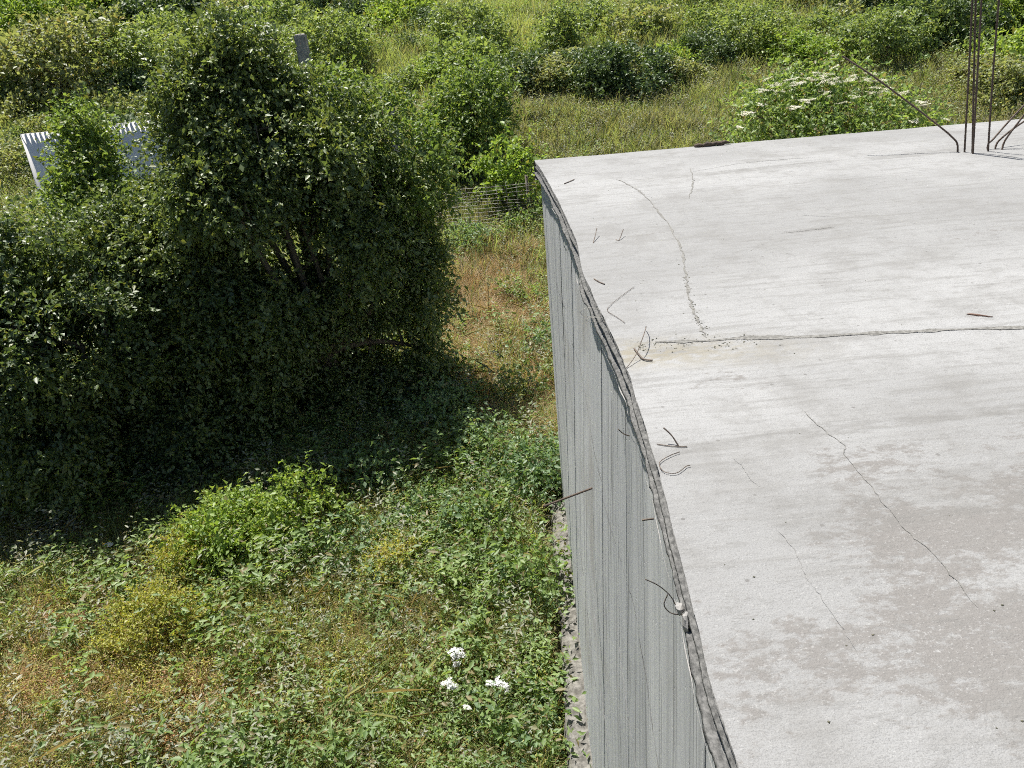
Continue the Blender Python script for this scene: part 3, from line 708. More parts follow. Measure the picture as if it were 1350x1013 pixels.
lob = [PL(498, 178, 13.3, 56, 44), PL(445, 150, 13.5, 44, 40), PL(545, 215, 13.2, 42, 48), PL(470, 200, 13.3, 64, 56), PL(556, 275, 13.1, 30, 44)]
plant('vine_shrub', gpt(-2.5, 13.3), lob, 'vine', 'light green leafy shrub rising right behind the tall hawthorn', 'shrub', leaf=.07, clump_d=15, twigs=9, nl=8, droop=.2, r0=.06, gap=.66, bulge=.8, clump_r=.15, shoot=(120, .6, .4))
lob = [PL(620, 115, 22.8, 28, 30), PL(626, 150, 22.6, 34, 36), PL(618, 190, 22.5, 34, 36), PL(592, 150, 22.8, 20, 24), PL(575, 180, 22.6, 28, 24), PL(640, 105, 22.9, 16, 16)]
plant('vine_shrub', gpt(-.7, 22.8), lob, 'vine', 'tall vine-covered bush standing alone behind the wire fence', 'shrub', leaf=.08, clump_d=14, twigs=10, nl=8, droop=.2, r0=.06)
lob = [PL(668, 212, 20.6, 26, 20), PL(690, 225, 20.4, 20, 22), PL(650, 230, 20.5, 18, 16), PL(675, 243, 20.3, 26, 16)]
plant('elder_shrub', gpt(.45, 20.6), lob, 'lime', 'bright green young elder right behind the wire fence by the slab corner', 'shrub', leaf=.11, clump_d=9, twigs=7, nl=7, droop=.2, r0=.03)

# flowering elder behind the slab
def umbel_mesh(name, r, mat, n=7, m_=16, seed=1):
    g = np.random.default_rng(seed); pos = []
    for k in range(n):
        a = g.uniform(0, 6.28); q = r*.72*math.sqrt((k+.3)/n); c = np.array([q*math.cos(a*1.0+k*2.4), q*math.sin(a*0+k*2.4), g.normal(0, r*.05)])
        for j in range(m_):
            b_ = g.normal(size=3)*np.array([r*.17, r*.17, r*.045]); pos.append(c+b_)
    pos = np.array(pos); k = len(pos)
    s = np.full(k, r*.13)*g.uniform(.7, 1.4, k)
    return mesh_np(name, *leaf_arrays(pos, g.normal(size=(k, 3))*np.array([1, 1, .25]), np.tile([0, 0, 1.], (k, 1))+g.normal(size=(k, 3))*.35, s, s), mat)
lob = [PL(1100, 135, 13.2, 60, 34), PL(1050, 145, 13.0, 50, 34), PL(1150, 145, 13.0, 50, 34), PL(1010, 165, 12.8, 34, 26), PL(1190, 158, 12.8, 34, 26), PL(1100, 175, 12.8, 90, 34), PL(1020, 200, 12.8, 50, 40), PL(1180, 195, 12.8, 50, 40)]
el = plant('elder_shrub', gpt(5.2, 13.2), lob, 'weed', 'elder shrub full of flat cream flower heads just behind the slab', 'shrub', leaf=.065, clump_d=20, twigs=9, nl=9, droop=.25, r0=.07, gap=.64, bulge=.6, shoot=(60, .4, .2))
ums = [umbel_mesh('umbel', .10, M['cream'], 8, 15, s) for s in (1, 2, 3)]
upx = [(1012, 104), (1008, 118), (1024, 112), (1002, 121), (1030, 120), (985, 149), (978, 152), (975, 167), (988, 148), (1003, 138), (1043, 104), (1052, 110), (1046, 113), (1060, 108), (1068, 104), (1084, 101), (1091, 97), (1099, 104), (1087, 107), (1097, 109), (1109, 108), (1117, 107), (1125, 99), (1123, 105), (1090, 122), (1095, 126), (1142, 104), (1150, 97), (1144, 106), (1158, 106), (1165, 106), (1155, 115), (1147, 122), (1155, 123), (1192, 121), (1183, 124), (1207, 133), (1218, 138), (1214, 135), (1062, 133), (1067, 131), (1047, 142), (1050, 141), (1110, 135), (1127, 128), (1205, 160), (1248, 157), (1170, 118), (1075, 96), (1100, 88)]
for k, (px, py) in enumerate(upx):
    p = ony(px, py, 12.1+.4*rng.random()-(.2 if py > 130 else 0))
    o = obj('flower_head', ums[k % 3], el); o.location = Vector(p)-el.location
    s = rng.uniform(.7, 1.15); o.scale = (s, s, s); o.rotation_euler = (rng.normal(0, .14), rng.normal(0, .14), rng.uniform(0, 6))

# shrubs that stand on visible ground: dome of lobes
def dome(base, wd, ht, n, rg, flat=.5):
    L_ = []
    for k in range(n):
        a = rg.uniform(0, 6.28); q = wd*.5*math.sqrt(rg.random())*.75
        t = 1-(q/(wd*.5))**2*.6
        r = wd*rg.uniform(.2, .3)
        h = max(r*.5, ht*t*rg.uniform(.55, 1.)-r*.7)
        L_.append((base+np.array([q*math.cos(a), q*math.sin(a), h]), np.array([r, r, r*.85])))
    L_.append((base+np.array([0, 0, ht*.38]), np.array([wd*.38, wd*.38, ht*.42])))
    return L_
def shrub(px, py, wd, ht, mat, label, cat='shrub', name='shrub', n=5, seed=0, **kw):
    g = np.random.default_rng(seed+int(px)*7+int(py))
    b = ground(px, py); b = gpt(b[0], b[1])
    return plant(name, b, dome(b, wd, ht, n, g), mat, label, cat, rg=g, **kw)
near = dict(leaf=.055, clump_d=18, twigs=9, nl=8, twig_len=.26, clump_r=.12, r0=.02, droop=.15)
shrub(310, 735, 1.45, .95, 'lime', 'sunlit bright green shrub at the shady foot of the tall hawthorn', seed=1, n=7, **near)
shrub(405, 720, 1.0, 1.05, 'lime', 'smaller bright green shrub with one raised spray beside the sunlit shrub', seed=2, n=5, **near)
near2 = dict(leaf=.03, clump_d=32, twigs=10, nl=9, twig_len=.2, clump_r=.1, r0=.012, droop=.1)
shrub(215, 850, 1.1, .85, 'weedlime', 'golden-green bushy weed mound in front of the hawthorn shade', cat='weed', name='weed_mound', seed=3, **near2)
shrub(255, 770, .9, .75, 'weedlime', 'yellow-flecked weed mound climbing towards the sunlit shrub', cat='weed', name='weed_mound', seed=4, **near2)
shrub(520, 770, .8, .5, 'weedlime', 'small yellowish weed mound among brambles', cat='weed', name='weed_mound', seed=5, **near2)
nb = dict(leaf=.06, clump_d=15, twigs=8, nl=7, twig_len=.32, clump_r=.14, r0=.015, droop=.25)
for (px, py, wd, ht, lab, mt) in [
    (585, 575, 1.2, .8, 'pale-leaved bramble thicket where the dry grass begins', 'bramble'),
    (655, 610, 1.2, .7, 'rounded bramble thicket near the middle of the wall corner', 'bramble'),
    (705, 655, .8, .8, 'green bramble leaning against the wall corner above the footing', 'bramble'),
    (590, 700, 1.2, .65, 'low bramble thicket below the pale-leaved one', 'bramble'),
    (660, 730, 1.1, .7, 'broad bramble thicket left of the footing top', 'weed'),
    (712, 800, .8, .75, 'dark leafy weed bush growing against the footing', 'weed'),
    (500, 650, 1.0, .7, 'bramble thicket half in the shade of the tall hawthorn', 'bramble'),
    (712, 470, .7, .6, 'leafy shrub tucked behind the wall corner amid straw', 'bramble'),
    (690, 400, .7, .5, 'low green tuft of leaves in the straw beside the far wall edge', 'weed'),
    (695, 310, 1.0, .8, 'weedy green shrub under the back slab corner by the fence', 'weed'),
    (690, 540, .7, .8, 'dark leafy shrub hugging the wall edge beside dry grass', 'hawthorn'),
    (600, 500, .8, .5, 'dark low shrub between dry grass and the hawthorn', 'hawthorn'),
    (555, 400, 1.3, .8, 'small shrub at the lower right flank of the tall hawthorn', 'vine'),
    (545, 545, 1.1, .9, 'dark shrub filling in under the lower flank of the tall hawthorn', 'hawthorn'),
    (620, 335, .9, .7, 'small blue-green shrub below the wire fence', 'bramble'),
    (350, 880, 1.0, .45, 'low leafy green weed patch in the foreground', 'weed'),
    (470, 740, 1.0, .6, 'leafy green bush on the slope below the shade', 'bramble'),
]:
    shrub(px, py, wd, ht, mt, lab, name='bramble_shrub', seed=9, n=5, **nb)

# background bushes: six kinds of crown, placed one by one
proto = {}
def proto_bush(key, mat, seed, ht, n, leaf):
    g = np.random.default_rng(seed)
    lo = dome(np.zeros(3), 2., ht, n, g)
    v, f = crown(lo, leaf, 16, 8, 7, rg=g, droop=.15, twig_len=.32, clump_r=.1, gap=.62, gap_s=2.4, bulge=.7)
    proto[key] = (mesh_np('bush_crown_'+key, v, f, M[mat]), tubes_mesh('bush_trunk_'+key, wood(np.zeros(3), lo, rg=g, r0=.035), M['bark'], 5))
proto_bush('green1', 'bushfar', 1, 1.7, 7, .075); proto_bush('green2', 'bushfar', 2, 1.3, 6, .075); proto_bush('olive1', 'busholive', 3, 1.5, 7, .075)
proto_bush('olive2', 'busholive', 4, 1.2, 6, .07); proto_bush('dark1', 'bushdark', 5, 1.5, 7, .08); proto_bush('lime1', 'lime', 6, 1.6, 7, .08)
BB = [ # px, py(base), width m, height scale, kind, label
 (100, 135, 4.6, 1.1, 'olive1', 'big rounded olive bush on the slope behind the white metal sheet'),
 (25, 130, 3.2, 1.0, 'green2', 'green bush at the picture edge beside the big olive bush'),
 (195, 115, 3.6, .9, 'green1', 'green bush between the big olive bush and the hawthorn top'),
 (40, 60, 3.6, 1.0, 'lime1', 'bright green bush high in the picture corner'),
 (130, 45, 4.0, 1.0, 'lime1', 'bright green bush at the top beside the corner one'),
 (225, 50, 4.2, .9, 'dark1', 'dark green bush at the top of the slope above the hawthorn'),
 (305, 35, 3.4, .8, 'olive2', 'olive bush on the slope above the hawthorn top'),
 (15, 235, 2.4, 1.0, 'olive2', 'brownish olive bush beside the outer edge of the white metal sheet'),
 (440, 95, 3.0, 1.1, 'green1', 'green bush right beside the grey concrete post'),
 (425, 8, 3.6, .8, 'dark1', 'dark bush at the top of the picture above the post'),
 (365, 75, 2.8, .9, 'green2', 'leafy bush between the hawthorn top and the grey post'),
 (540, 122, 2.4, .7, 'green2', 'low green bush left of the vine-covered bush'),
 (578, 112, 1.9, .8, 'lime1', 'yellow-green bush behind the vine-covered bush'),
 (625, 80, 3.4, 1.1, 'green1', 'large green bush on the slope above the vine-covered bush'),
 (575, 42, 2.6, .8, 'dark1', 'small dark bush higher on the open meadow slope'),
 (690, 122, 2.6, .9, 'dark1', 'dark bush first in the hedge row behind the vine-covered bush'),
 (735, 122, 2.6, .8, 'olive1', 'grey-olive bush in the hedge row under the lone sapling'),
 (780, 125, 2.6, 1.0, 'dark1', 'dark bush in the middle of the hedge row, right of the sapling'),
 (830, 122, 2.8, 1.0, 'dark1', 'dark bush near the end of the hedge row behind the tall weed spikes'),
 (880, 115, 2.4, .8, 'olive2', 'olive bush ending the hedge row above the slab'),
 (930, 93, 2.3, 1.1, 'dark1', 'compact dark green bush standing above the bare brown patch'),
 (985, 75, 3.0, 1.0, 'green1', 'green bush right next to the compact dark bush'),
 (1045, 95, 2.8, .9, 'lime1', 'bright green bush behind the flower heads of the elder'),
 (1090, 60, 3.0, .9, 'green2', 'green bush on the slope above the flowering elder'),
 (1150, 25, 3.4, .8, 'dark1', 'dark bush at the top above the flowering elder'),
 (1165, 90, 3.4, 1.0, 'green1', 'dense green bush behind the tip of the long bent rebar'),
 (1215, 60, 3.2, 1.1, 'green2', 'leafy green bush left of the straight rebars at the top'),
 (1262, 68, 2.8, 1.3, 'dark1', 'dark bush right behind the straight rebars'),
 (1330, 60, 3.6, 1.1, 'lime1', 'bright green bush in the top corner beyond the rebars'),
 (1290, 110, 2.6, .7, 'olive2', 'low olive bush behind the feet of the straight rebars'),
 (1340, 135, 2.6, .8, 'olive1', 'olive bush at the picture edge above the bent rebars'),
 (820, 20, 2.4, .6, 'olive2', 'low olive bush alone on the upper meadow'),
 (930, 15, 3.0, .6, 'green2', 'low green bush at the top above the compact dark bush'),
 (500, 15, 2.8, .6, 'olive2', 'low olive bush at the top of the meadow'),
]
for k, (px, py, wd, hs, kind, lab) in enumerate(BB):
    b = ground(px, py); b = gpt(b[0], b[1])
    e = empty('bush', b); tag(e, lab, 'bush', 'bushes on the slope behind')
    s = wd/2.*(.8 if (px > 450 and py < 100) else .95); e.scale = (s, s*.9, s*hs*.85); e.rotation_euler[2] = rng.uniform(0, 6.28)
    link(bpy.data.objects.new('crown', proto[kind][0]), e); link(bpy.data.objects.new('trunk', proto[kind][1]), e)
# the lone sapling
b = ground(752, 74); b = gpt(b[0], b[1]); yy = b[1]
lob = [PL(742, 40, yy, 12, 12), PL(748, 30, yy, 10, 9), PL(738, 25, yy, 9, 9), PL(744, 12, yy, 9, 9), PL(750, 46, yy, 9, 8)]
plant('sapling', b, lob, 'bushfar', 'lone thin sapling with a small crown on the upper meadow', 'tree', leaf=.09, clump_d=14, twigs=7, nl=6, r0=.035, twig_len=.25, clump_r=.12)

# ------------------------------------------------------------------ sheet metal, posts, wire fence
def corrugated():
    x0, x1, y0 = -8.54, -5.9, 16.0
    e = empty('metal_sheet_fence', (x0, y0, float(T(x0, y0)))); tag(e, 'white corrugated metal sheet fence mostly hidden by climbing shrubs', 'fence')
    n = 3; wd = (x1-x0)/n
    for k in range(n):
        m_ = 57; xx_ = np.linspace(0, wd+.03, m_)
        yo = .0022*np.sin(xx_/.09*2*math.pi)
        zt_ = 5.11+.012*k+(.0 if k != 1 else -.02)
        zs = np.array([zt_, 3.2, float(T(x0, y0))-.1])
        V = np.array([[(x0+k*wd+a, y0+b_+.006*k, z) for z in zs] for a, b_ in zip(xx_, yo)]).reshape(-1, 3)-np.array(e.location)
        V2 = V+np.array([0, .004, 0]); F1 = grid_faces(m_, 3)
        f = np.vstack([F1, F1[:, ::-1]+len(V)])
        rim = np.array([[i*3, (i+1)*3, (i+1)*3+len(V), i*3+len(V)] for i in range(m_-1)])
        obj('sheet', mesh_np('sheet', np.vstack([V, V2]), np.vstack([f, rim]), M['sheet']), e)
    for z in (4.7, 3.0):
        v, f = box_np(x0, x1, y0+.045, y0+.09, z-.03, z+.03); obj('rail', mesh_np('rail', v-np.array(e.location), f, M['post']), e)
    for x in (x0+.05, x1-.05):
        v, f = box_np(x-.04, x+.04, y0+.095, y0+.18, float(T(x, y0))-.3, 4.95); obj('post', mesh_np('post', v-np.array(e.location), f, M['post']), e)
corrugated()
def bevel_box(name, lo, hi, mat, parent, bev=.015, jit=0.):
    import bmesh
    bm = bmesh.new(); bmesh.ops.create_cube(bm, size=1)
    for v in bm.verts:
        v.co = Vector([lo[i]+(hi[i]-lo[i])*(v.co[i]+.5) for i in range(3)])
    bmesh.ops.bevel(bm, geom=bm.edges[:], offset=bev, segments=2, affect='EDGES')
    for v in bm.verts: v.co += Vector((random.uniform(-jit, jit), random.uniform(-jit, jit), random.uniform(-jit, jit)))
    me = bpy.data.meshes.new(name); bm.to_mesh(me); bm.free(); me.materials.append(mat)
    return obj(name, me, parent)
tp = ony(405, 44, 16.5); g0 = gpt(tp[0], tp[1])
e = empty('concrete_post', g0); tag(e, 'weathered grey concrete post rising behind the tall hawthorn', 'post')
bevel_box('shaft', (-.10, -.10, -.3), (.10, .10, tp[2]-g0[2]), M['post'], e, .02, .006)
e.rotation_euler = (0, math.radians(-1.5), 0)
tp = ony(513, 128, 17.5); g0 = gpt(tp[0], tp[1])
e = empty('concrete_post', g0); tag(e, 'grey post with a flat overhanging cap among the shrubs', 'post')
bevel_box('shaft', (-.08, -.08, -.3), (.08, .08, tp[2]-g0[2]-.035), M['post'], e, .012, .004)
bevel_box('cap', (-.19, -.15, tp[2]-g0[2]-.035), (.17, .15, tp[2]-g0[2]+.015), M['post'], e, .01, .004)
# wire fence
yF = 19.6; x0 = ony(572, 270, yF)[0]; x1 = ony(705, 270, yF)[0]
e = empty('wire_fence', gpt(x0, yF)); tag(e, 'rusty light wire mesh fence stretched between shrubs and the slab corner', 'fence')
zg = float(T((x0+x1)/2, yF)); El = np.array(e.location)
for k in range(15):
    z = zg+.08+k*.082
    xx_ = np.linspace(x0, x1, 14); zz_ = z+np.array([.012*math.sin(a*1.7+k) for a in xx_])+(vnoise(xx_*1.3, xx_*0+k, 5)-.5)*.03
    yy_ = yF+(vnoise(xx_*.9, xx_*0, 6)-.5)*.15
    obj('wire', tubes_mesh('wire', [(np.stack([xx_, yy_, zz_], -1)-El, .0055)], M['fencewire'], 4), e)
for k in range(10):
    x = x0+(x1-x0)*(k+.3)/10; yy_ = yF+(float(vnoise(x*.9, 0., 6))-.5)*.15+.012
    obj('stay', tubes_mesh('stay', [(np.array([[x, yy_, zg], [x+.01, yy_, zg+.6], [x, yy_, zg+1.28]])-El, .004)], M['fencewire'], 4), e)
for x in (x0+.1, x1-.15):
    obj('fence_post', tubes_mesh('fence_post', [(np.array([[x, yF+.1, zg-.3], [x+.02, yF+.1, zg+.7], [x, yF+.1, zg+1.4]])-El, .035)], M['bark'], 7), e)

# ------------------------------------------------------------------ ground cover
def blades(n, h, wd, lean_, spread, g, seg=3):
    V = []; Fc = []
    for k in range(n):
        a = g.uniform(0, 6.28); q = spread*math.sqrt(g.random()); b = np.array([q*math.cos(a), q*math.sin(a), 0])
        a2 = g.uniform(0, 6.28); L_ = h*g.uniform(.5, 1.25); dd = np.array([math.cos(a2), math.sin(a2), 0]); s = np.array([-dd[1], dd[0], 0]); ln = lean_*g.uniform(.2, 1.4)
        o0 = len(V); w_ = wd*g.uniform(.7, 1.3)
        for i in range(seg):
            t = i/seg; p = b+dd*ln*L_*t*t+np.array([0, 0, L_*(t-.25*ln*t*t)])
            V += [p+s*w_*.5*(1-t*.7), p-s*w_*.5*(1-t*.7)]
        V.append(b+dd*ln*L_+np.array([0, 0, L_*(1-.25*ln)]))
        for i in range(seg-1):
            c = o0+2*i; Fc += [(c, c+1, c+3), (c, c+3, c+2)]
        c = o0+2*(seg-1); Fc.append((c, c+1, c+2))
    return np.array(V), np.array(Fc)
def herb(nst, h, nleaf, leaf, lean_, g, upn=.6, ratio=.5):
    pos = []; d = []
    for k in range(nst):
        a = g.uniform(0, 6.28); dd = np.array([math.cos(a), math.sin(a), 0]); H = h*g.uniform(.6, 1.2); ln = lean_*g.uniform(.2, 1.3); b = dd*g.uniform(0, .05)
        for i in range(nleaf):
            t = (i+.6)/nleaf; p = b+dd*ln*H*t**1.4+np.array([0, 0, H*t*(1-.3*ln*t)])
            aa = i*2.4+g.uniform(-.5, .5); pos.append(p); d.append([math.cos(aa), math.sin(aa), g.uniform(-.2, .6)])
    pos = np.array(pos); d = np.array(d); k = len(pos)
    Ln = leaf*g.uniform(.6, 1.3, k)
    return leaf_arrays(pos, d, np.tile([0, 0, upn], (k, 1))+g.normal(size=(k, 3))*.4, Ln, Ln*ratio*g.uniform(.8, 1.2, k))
def src(name, vf, mat): return bpy.data.objects.new(name, mesh_np(name, vf[0], vf[1], M[mat]))
g = np.random.default_rng(77)
SRC = {
 'grass': [src('grass_tuft', blades(46, .34, .009, .7, .11, g), 'grass') for _ in range(3)],
 'straw': [src('straw_tuft', blades(50, .36, .007, .9, .13, g), 'straw') for _ in range(3)],
 'meadow': [src('meadow_tuft', blades(60, .42, .02, .6, .3, g, 2), 'meadow') for _ in range(3)],
 'meadowbrown': [src('brown_tuft', blades(60, .42, .018, .6, .3, g, 2), 'meadowbrown') for _ in range(3)],
 'weed': [src('leafy_weed', herb(6, .36, 14, .046, .5, g, ratio=.42), 'weed') for _ in range(4)],
 'weedgrey': [src('grey_weed', herb(5, .42, 14, .04, .35, g, ratio=.35), 'weedgrey') for _ in range(3)],
 'weedlime': [src('yellow_weed', herb(9, .3, 16, .026, .5, g, ratio=.45), 'weedlime') for _ in range(3)],
 'weedred': [src('rusty_weed', herb(8, .32, 16, .024, .45, g, ratio=.5), 'weedred') for _ in range(3)],
 'bramblelow': [src('bramble_runner', herb(4, .42, 12, .062, 1.2, g, ratio=.7), 'bramble') for _ in range(3)],
}
def litter(n, L_, wd, g):
    pos = np.column_stack([g.uniform(-.25, .25, (n, 2)), g.uniform(.12, .45, n)]); a = g.uniform(0, 6.28, n)
    d = np.column_stack([np.cos(a), np.sin(a), g.normal(.15, .35, n)]); ln = L_*g.uniform(.4, 1.3, n)
    return leaf_arrays(pos, d, g.normal(size=(n, 3))*.3+np.array([0, 0, 1.]), ln, np.full(n, wd))
SRC['stalks'] = [src('dead_stalks', litter(6, .4, .0032, np.random.default_rng(q)), 'weedgrey') for q in range(4)]
def scatter(name, xy, smin, smax, key, label, cat):
    n = len(xy); g = np.random.default_rng(len(name)*31+n)
    v = np.column_stack([xy, T(xy[:, 0], xy[:, 1])-.02])
    me = bpy.data.meshes.new(name); me.vertices.add(n); me.vertices.foreach_set('co', v.astype(np.float32).ravel())
    a = me.attributes.new('rot', 'FLOAT_VECTOR', 'POINT'); a.data.foreach_set('vector', np.column_stack([g.normal(0, .14, n), g.normal(0, .14, n), g.uniform(0, 6.28, n)]).astype(np.float32).ravel())
    a = me.attributes.new('scl', 'FLOAT', 'POINT'); a.data.foreach_set('value', g.uniform(smin, smax, n).astype(np.float32))
    a = me.attributes.new('pick', 'INT', 'POINT'); a.data.foreach_set('value', g.integers(0, len(SRC[key]), n).astype(np.int32))
    o = obj(name, me); tag(o, label, cat, kind='stuff')
    ng = bpy.data.node_groups.new(name, 'GeometryNodeTree')
    ng.interface.new_socket('Geometry', in_out='INPUT', socket_type='NodeSocketGeometry'); ng.interface.new_socket('Geometry', in_out='OUTPUT', socket_type='NodeSocketGeometry')
    gi = ng.nodes.new('NodeGroupInput'); go = ng.nodes.new('NodeGroupOutput')
    ip = ng.nodes.new('GeometryNodeInstanceOnPoints'); ip.inputs['Pick Instance'].default_value = True
    jn = ng.nodes.new('GeometryNodeJoinGeometry')
    for s in SRC[key]:
        oi = ng.nodes.new('GeometryNodeObjectInfo'); oi.inputs[0].default_value = s; oi.inputs['As Instance'].default_value = True
        ng.links.new(oi.outputs['Geometry'], jn.inputs[0])
    def attr(nm, ty):
        q = ng.nodes.new('GeometryNodeInputNamedAttribute'); q.data_type = ty; q.inputs[0].default_value = nm; return q.outputs[0]
    ng.links.new(gi.outputs[0], ip.inputs['Points']); ng.links.new(jn.outputs[0], ip.inputs['Instance'])
    ng.links.new(attr('rot', 'FLOAT_VECTOR'), ip.inputs['Rotation']); ng.links.new(attr('scl', 'FLOAT'), ip.inputs['Scale']); ng.links.new(attr('pick', 'INT'), ip.inputs['Instance Index'])
    ng.links.new(ip.outputs[0], go.inputs[0])
    md = o.modifiers.new('scatter', 'NODES'); md.node_group = ng
    return o
def sample(x0, x1, y0, y1, dens, fn, g):
    n = int((x1-x0)*(y1-y0)*dens); xy = np.column_stack([g.uniform(x0, x1, n), g.uniform(y0, y1, n)])
    x, y = xy.T
    keep = g.random(n) < fn(x, y)
    keep &= ~((x > np.where(y < 9.4, .13, .3)) & (y < 9.9) & (x < 13))          # not inside the building
    keep &= ~((x > 1.2) & (y < 16) & (x < 13))                         # hidden behind the slab
    keep &= np.abs(x) < 3+y*.78                                        # the part of the slope in view (with a margin)
    return xy[keep]
def gs(x, y, cx, cy_, rx, ry): return np.exp(-(((x-cx)/rx)**2+((y-cy_)/ry)**2))
def dry(x, y): return np.clip(1.5*gs(x, y, -.45, 15.0, 1.3, 2.8)+.9*gs(x, y, .2, 12.5, .7, 1.6)+.6*gs(x, y, .1, 18, 1.2, 1.2), 0, 1)
def red(x, y): return np.clip(1.3*gs(x, y, -4.9, 7.0, 1.6, 1.2)+.9*gs(x, y, -5.6, 8.3, .9, .8)+.25*gs(x, y, -.1, 17.3, .7, .7)+.5*gs(x, y, -3.4, 7.3, .7, .6), 0, 1)
def nz(x, y, s, lo, hi, sd): return np.clip((fbm(x*s, y*s, sd)-lo)/(hi-lo), 0, 1)
g = np.random.default_rng(5)
FG = (-9.5, 1.2, 3.6, 15.)
scatter('undergrowth', sample(*FG, 60, lambda x, y: (.12+.88*nz(x, y, .8, .4, .62, 1))*(1-.85*dry(x, y))*(1-.9*red(x, y)), g), .8, 1.75, 'weed', 'leafy green weeds covering the slope below the wall', 'weeds')
scatter('bramble_cover', sample(*FG, 22, lambda x, y: np.clip(nz(x, y, .6, .40, .6, 2)+.6*np.exp(-((x-.1)/.8)**2), 0, 1)*(1-.9*dry(x, y))*(1-.8*red(x, y))*(x > -4.5), g), .7, 1.4, 'bramblelow', 'low bramble runners spread among the foreground weeds', 'brambles')
scatter('tall_weeds', sample(*FG, 13, lambda x, y: nz(x, y, 1.5, .5, .62, 31)*(1-.9*dry(x, y))*(1-.6*red(x, y)), g), 1.5, 2.6, 'weed', 'taller leafy weeds standing in clumps over the foreground', 'weeds')
scatter('tall_grey_weeds', sample(*FG, 9, lambda x, y: nz(x, y, 1.4, .52, .62, 33)*(1-.7*dry(x, y)), g), 1.3, 2.2, 'weedgrey', 'taller pale stalky weeds standing in clumps over the foreground', 'weeds')
scatter('tall_grass', sample(*FG, 12, lambda x, y: nz(x, y, 1.3, .5, .6, 35), g), 1.2, 1.6, 'grass', 'tall grass tufts standing in clumps over the foreground', 'grass')
scatter('foreground_grass', sample(*FG, 95, lambda x, y: (.2+.8*nz(x, y, .9, .38, .6, 3))*(1-.9*dry(x, y))*(1-.55*red(x, y)), g), .7, 1.45, 'grass', 'green grass tufts among the foreground weeds', 'grass')
scatter('grey_weeds', sample(*FG, 34, lambda x, y: nz(x, y, .7, .40, .62, 4)*(1-.6*dry(x, y)), g), .7, 1.5, 'weedgrey', 'pale grey-green weeds dotted over the foreground', 'weeds')
scatter('yellow_weeds', sample(*FG, 60, lambda x, y: np.clip(.08+1.2*gs(x, y, -3.4, 8.0, 1.3, 1.2)+.8*gs(x, y, -5.5, 7.2, 1.5, 1.5)+.5*nz(x, y, .9, .55, .7, 5), 0, 1)*(1-dry(x, y)), g), .7, 1.5, 'weedlime', 'yellow-green flowering weeds in the sunny corner of the foreground', 'weeds')
scatter('rusty_weeds', sample(*FG, 120, lambda x, y: np.clip(red(x, y)+.03+.3*nz(x, y, 1.2, .55, .7, 6)*(.4+.6*(x < -1.5)), 0, 1)*(1-.8*dry(x, y)), g), .6, 1.2, 'weedred', 'rust-brown dried weeds in patches over the foreground', 'weeds')
scatter('dead_stalks', sample(*FG, 5, lambda x, y: .25+.75*nz(x, y, 1.1, .45, .65, 41), g), .6, 1.5, 'stalks', 'pale dead stalks lying tangled through the foreground weeds', 'stalks')
scatter('dry_grass', sample(-9, 1.2, 3.6, 21, 85, lambda x, y: np.clip(dry(x, y)*1.1+.4*red(x, y)*(y < 12)+.07+.34*nz(x, y, 1., .52, .68, 7), 0, 1), g), .6, 1.2, 'straw', 'straw-coloured dry grass, thickest behind the wall corner', 'grass')
MID = (-14, 18, 15, 27)
brown = lambda x, y: np.clip(1.2*gs(x, y, 5, 25, 6, 3)+.9*gs(x, y, 1, 22.5, 3, 3)+.8*gs(x, y, 13, 22.5, 4, 4), 0, 1)
scatter('slope_weeds', sample(*MID, 16, lambda x, y: (.3+.7*nz(x, y, .5, .35, .6, 8))*(1-.45*brown(x, y))*(1-.95*dry(x, y)), g), .9, 1.8, 'weed', 'leafy green weeds on the slope beyond the slab', 'weeds')
scatter('slope_grey_weeds', sample(*MID, 16, lambda x, y: (.3+.7*nz(x, y, .5, .35, .6, 9))*(1-.9*dry(x, y)), g), .9, 1.8, 'weedgrey', 'pale stalky weeds on the slope beyond the slab', 'weeds')
scatter('brown_grass', sample(*MID, 22, lambda x, y: np.clip(.25+brown(x, y), 0, 1)*(1-.7*dry(x, y)), g), .8, 1.4, 'meadowbrown', 'brownish summer grass on the bank beyond the slab', 'grass')
scatter('slope_grass', sample(*MID, 14, lambda x, y: (.5*nz(x, y, .4, .3, .6, 10)+.3)*(1-.9*dry(x, y)), g), .8, 1.4, 'meadow', 'pale green grass on the bank beyond the slab', 'grass')
FAR = (-48, 46, 27, 66)
scatter('meadow_grass', sample(*FAR, 9, lambda x, y: .9+0*x, g), 1.0, 1.7, 'meadow', 'yellow-green meadow grass on the upper hillside', 'grass')
scatter('meadow_brown_grass', sample(*FAR, 5, lambda x, y: nz(x, y, .25, .4, .62, 11), g), 1.0, 1.7, 'meadowbrown', 'brownish grass streaks in the upper meadow', 'grass')
scatter('meadow_weeds', sample(*FAR, 4, lambda x, y: nz(x, y, .3, .42, .62, 12), g), 1.4, 2.4, 'weed', 'dark green weeds in clumps over the upper meadow', 'weeds')

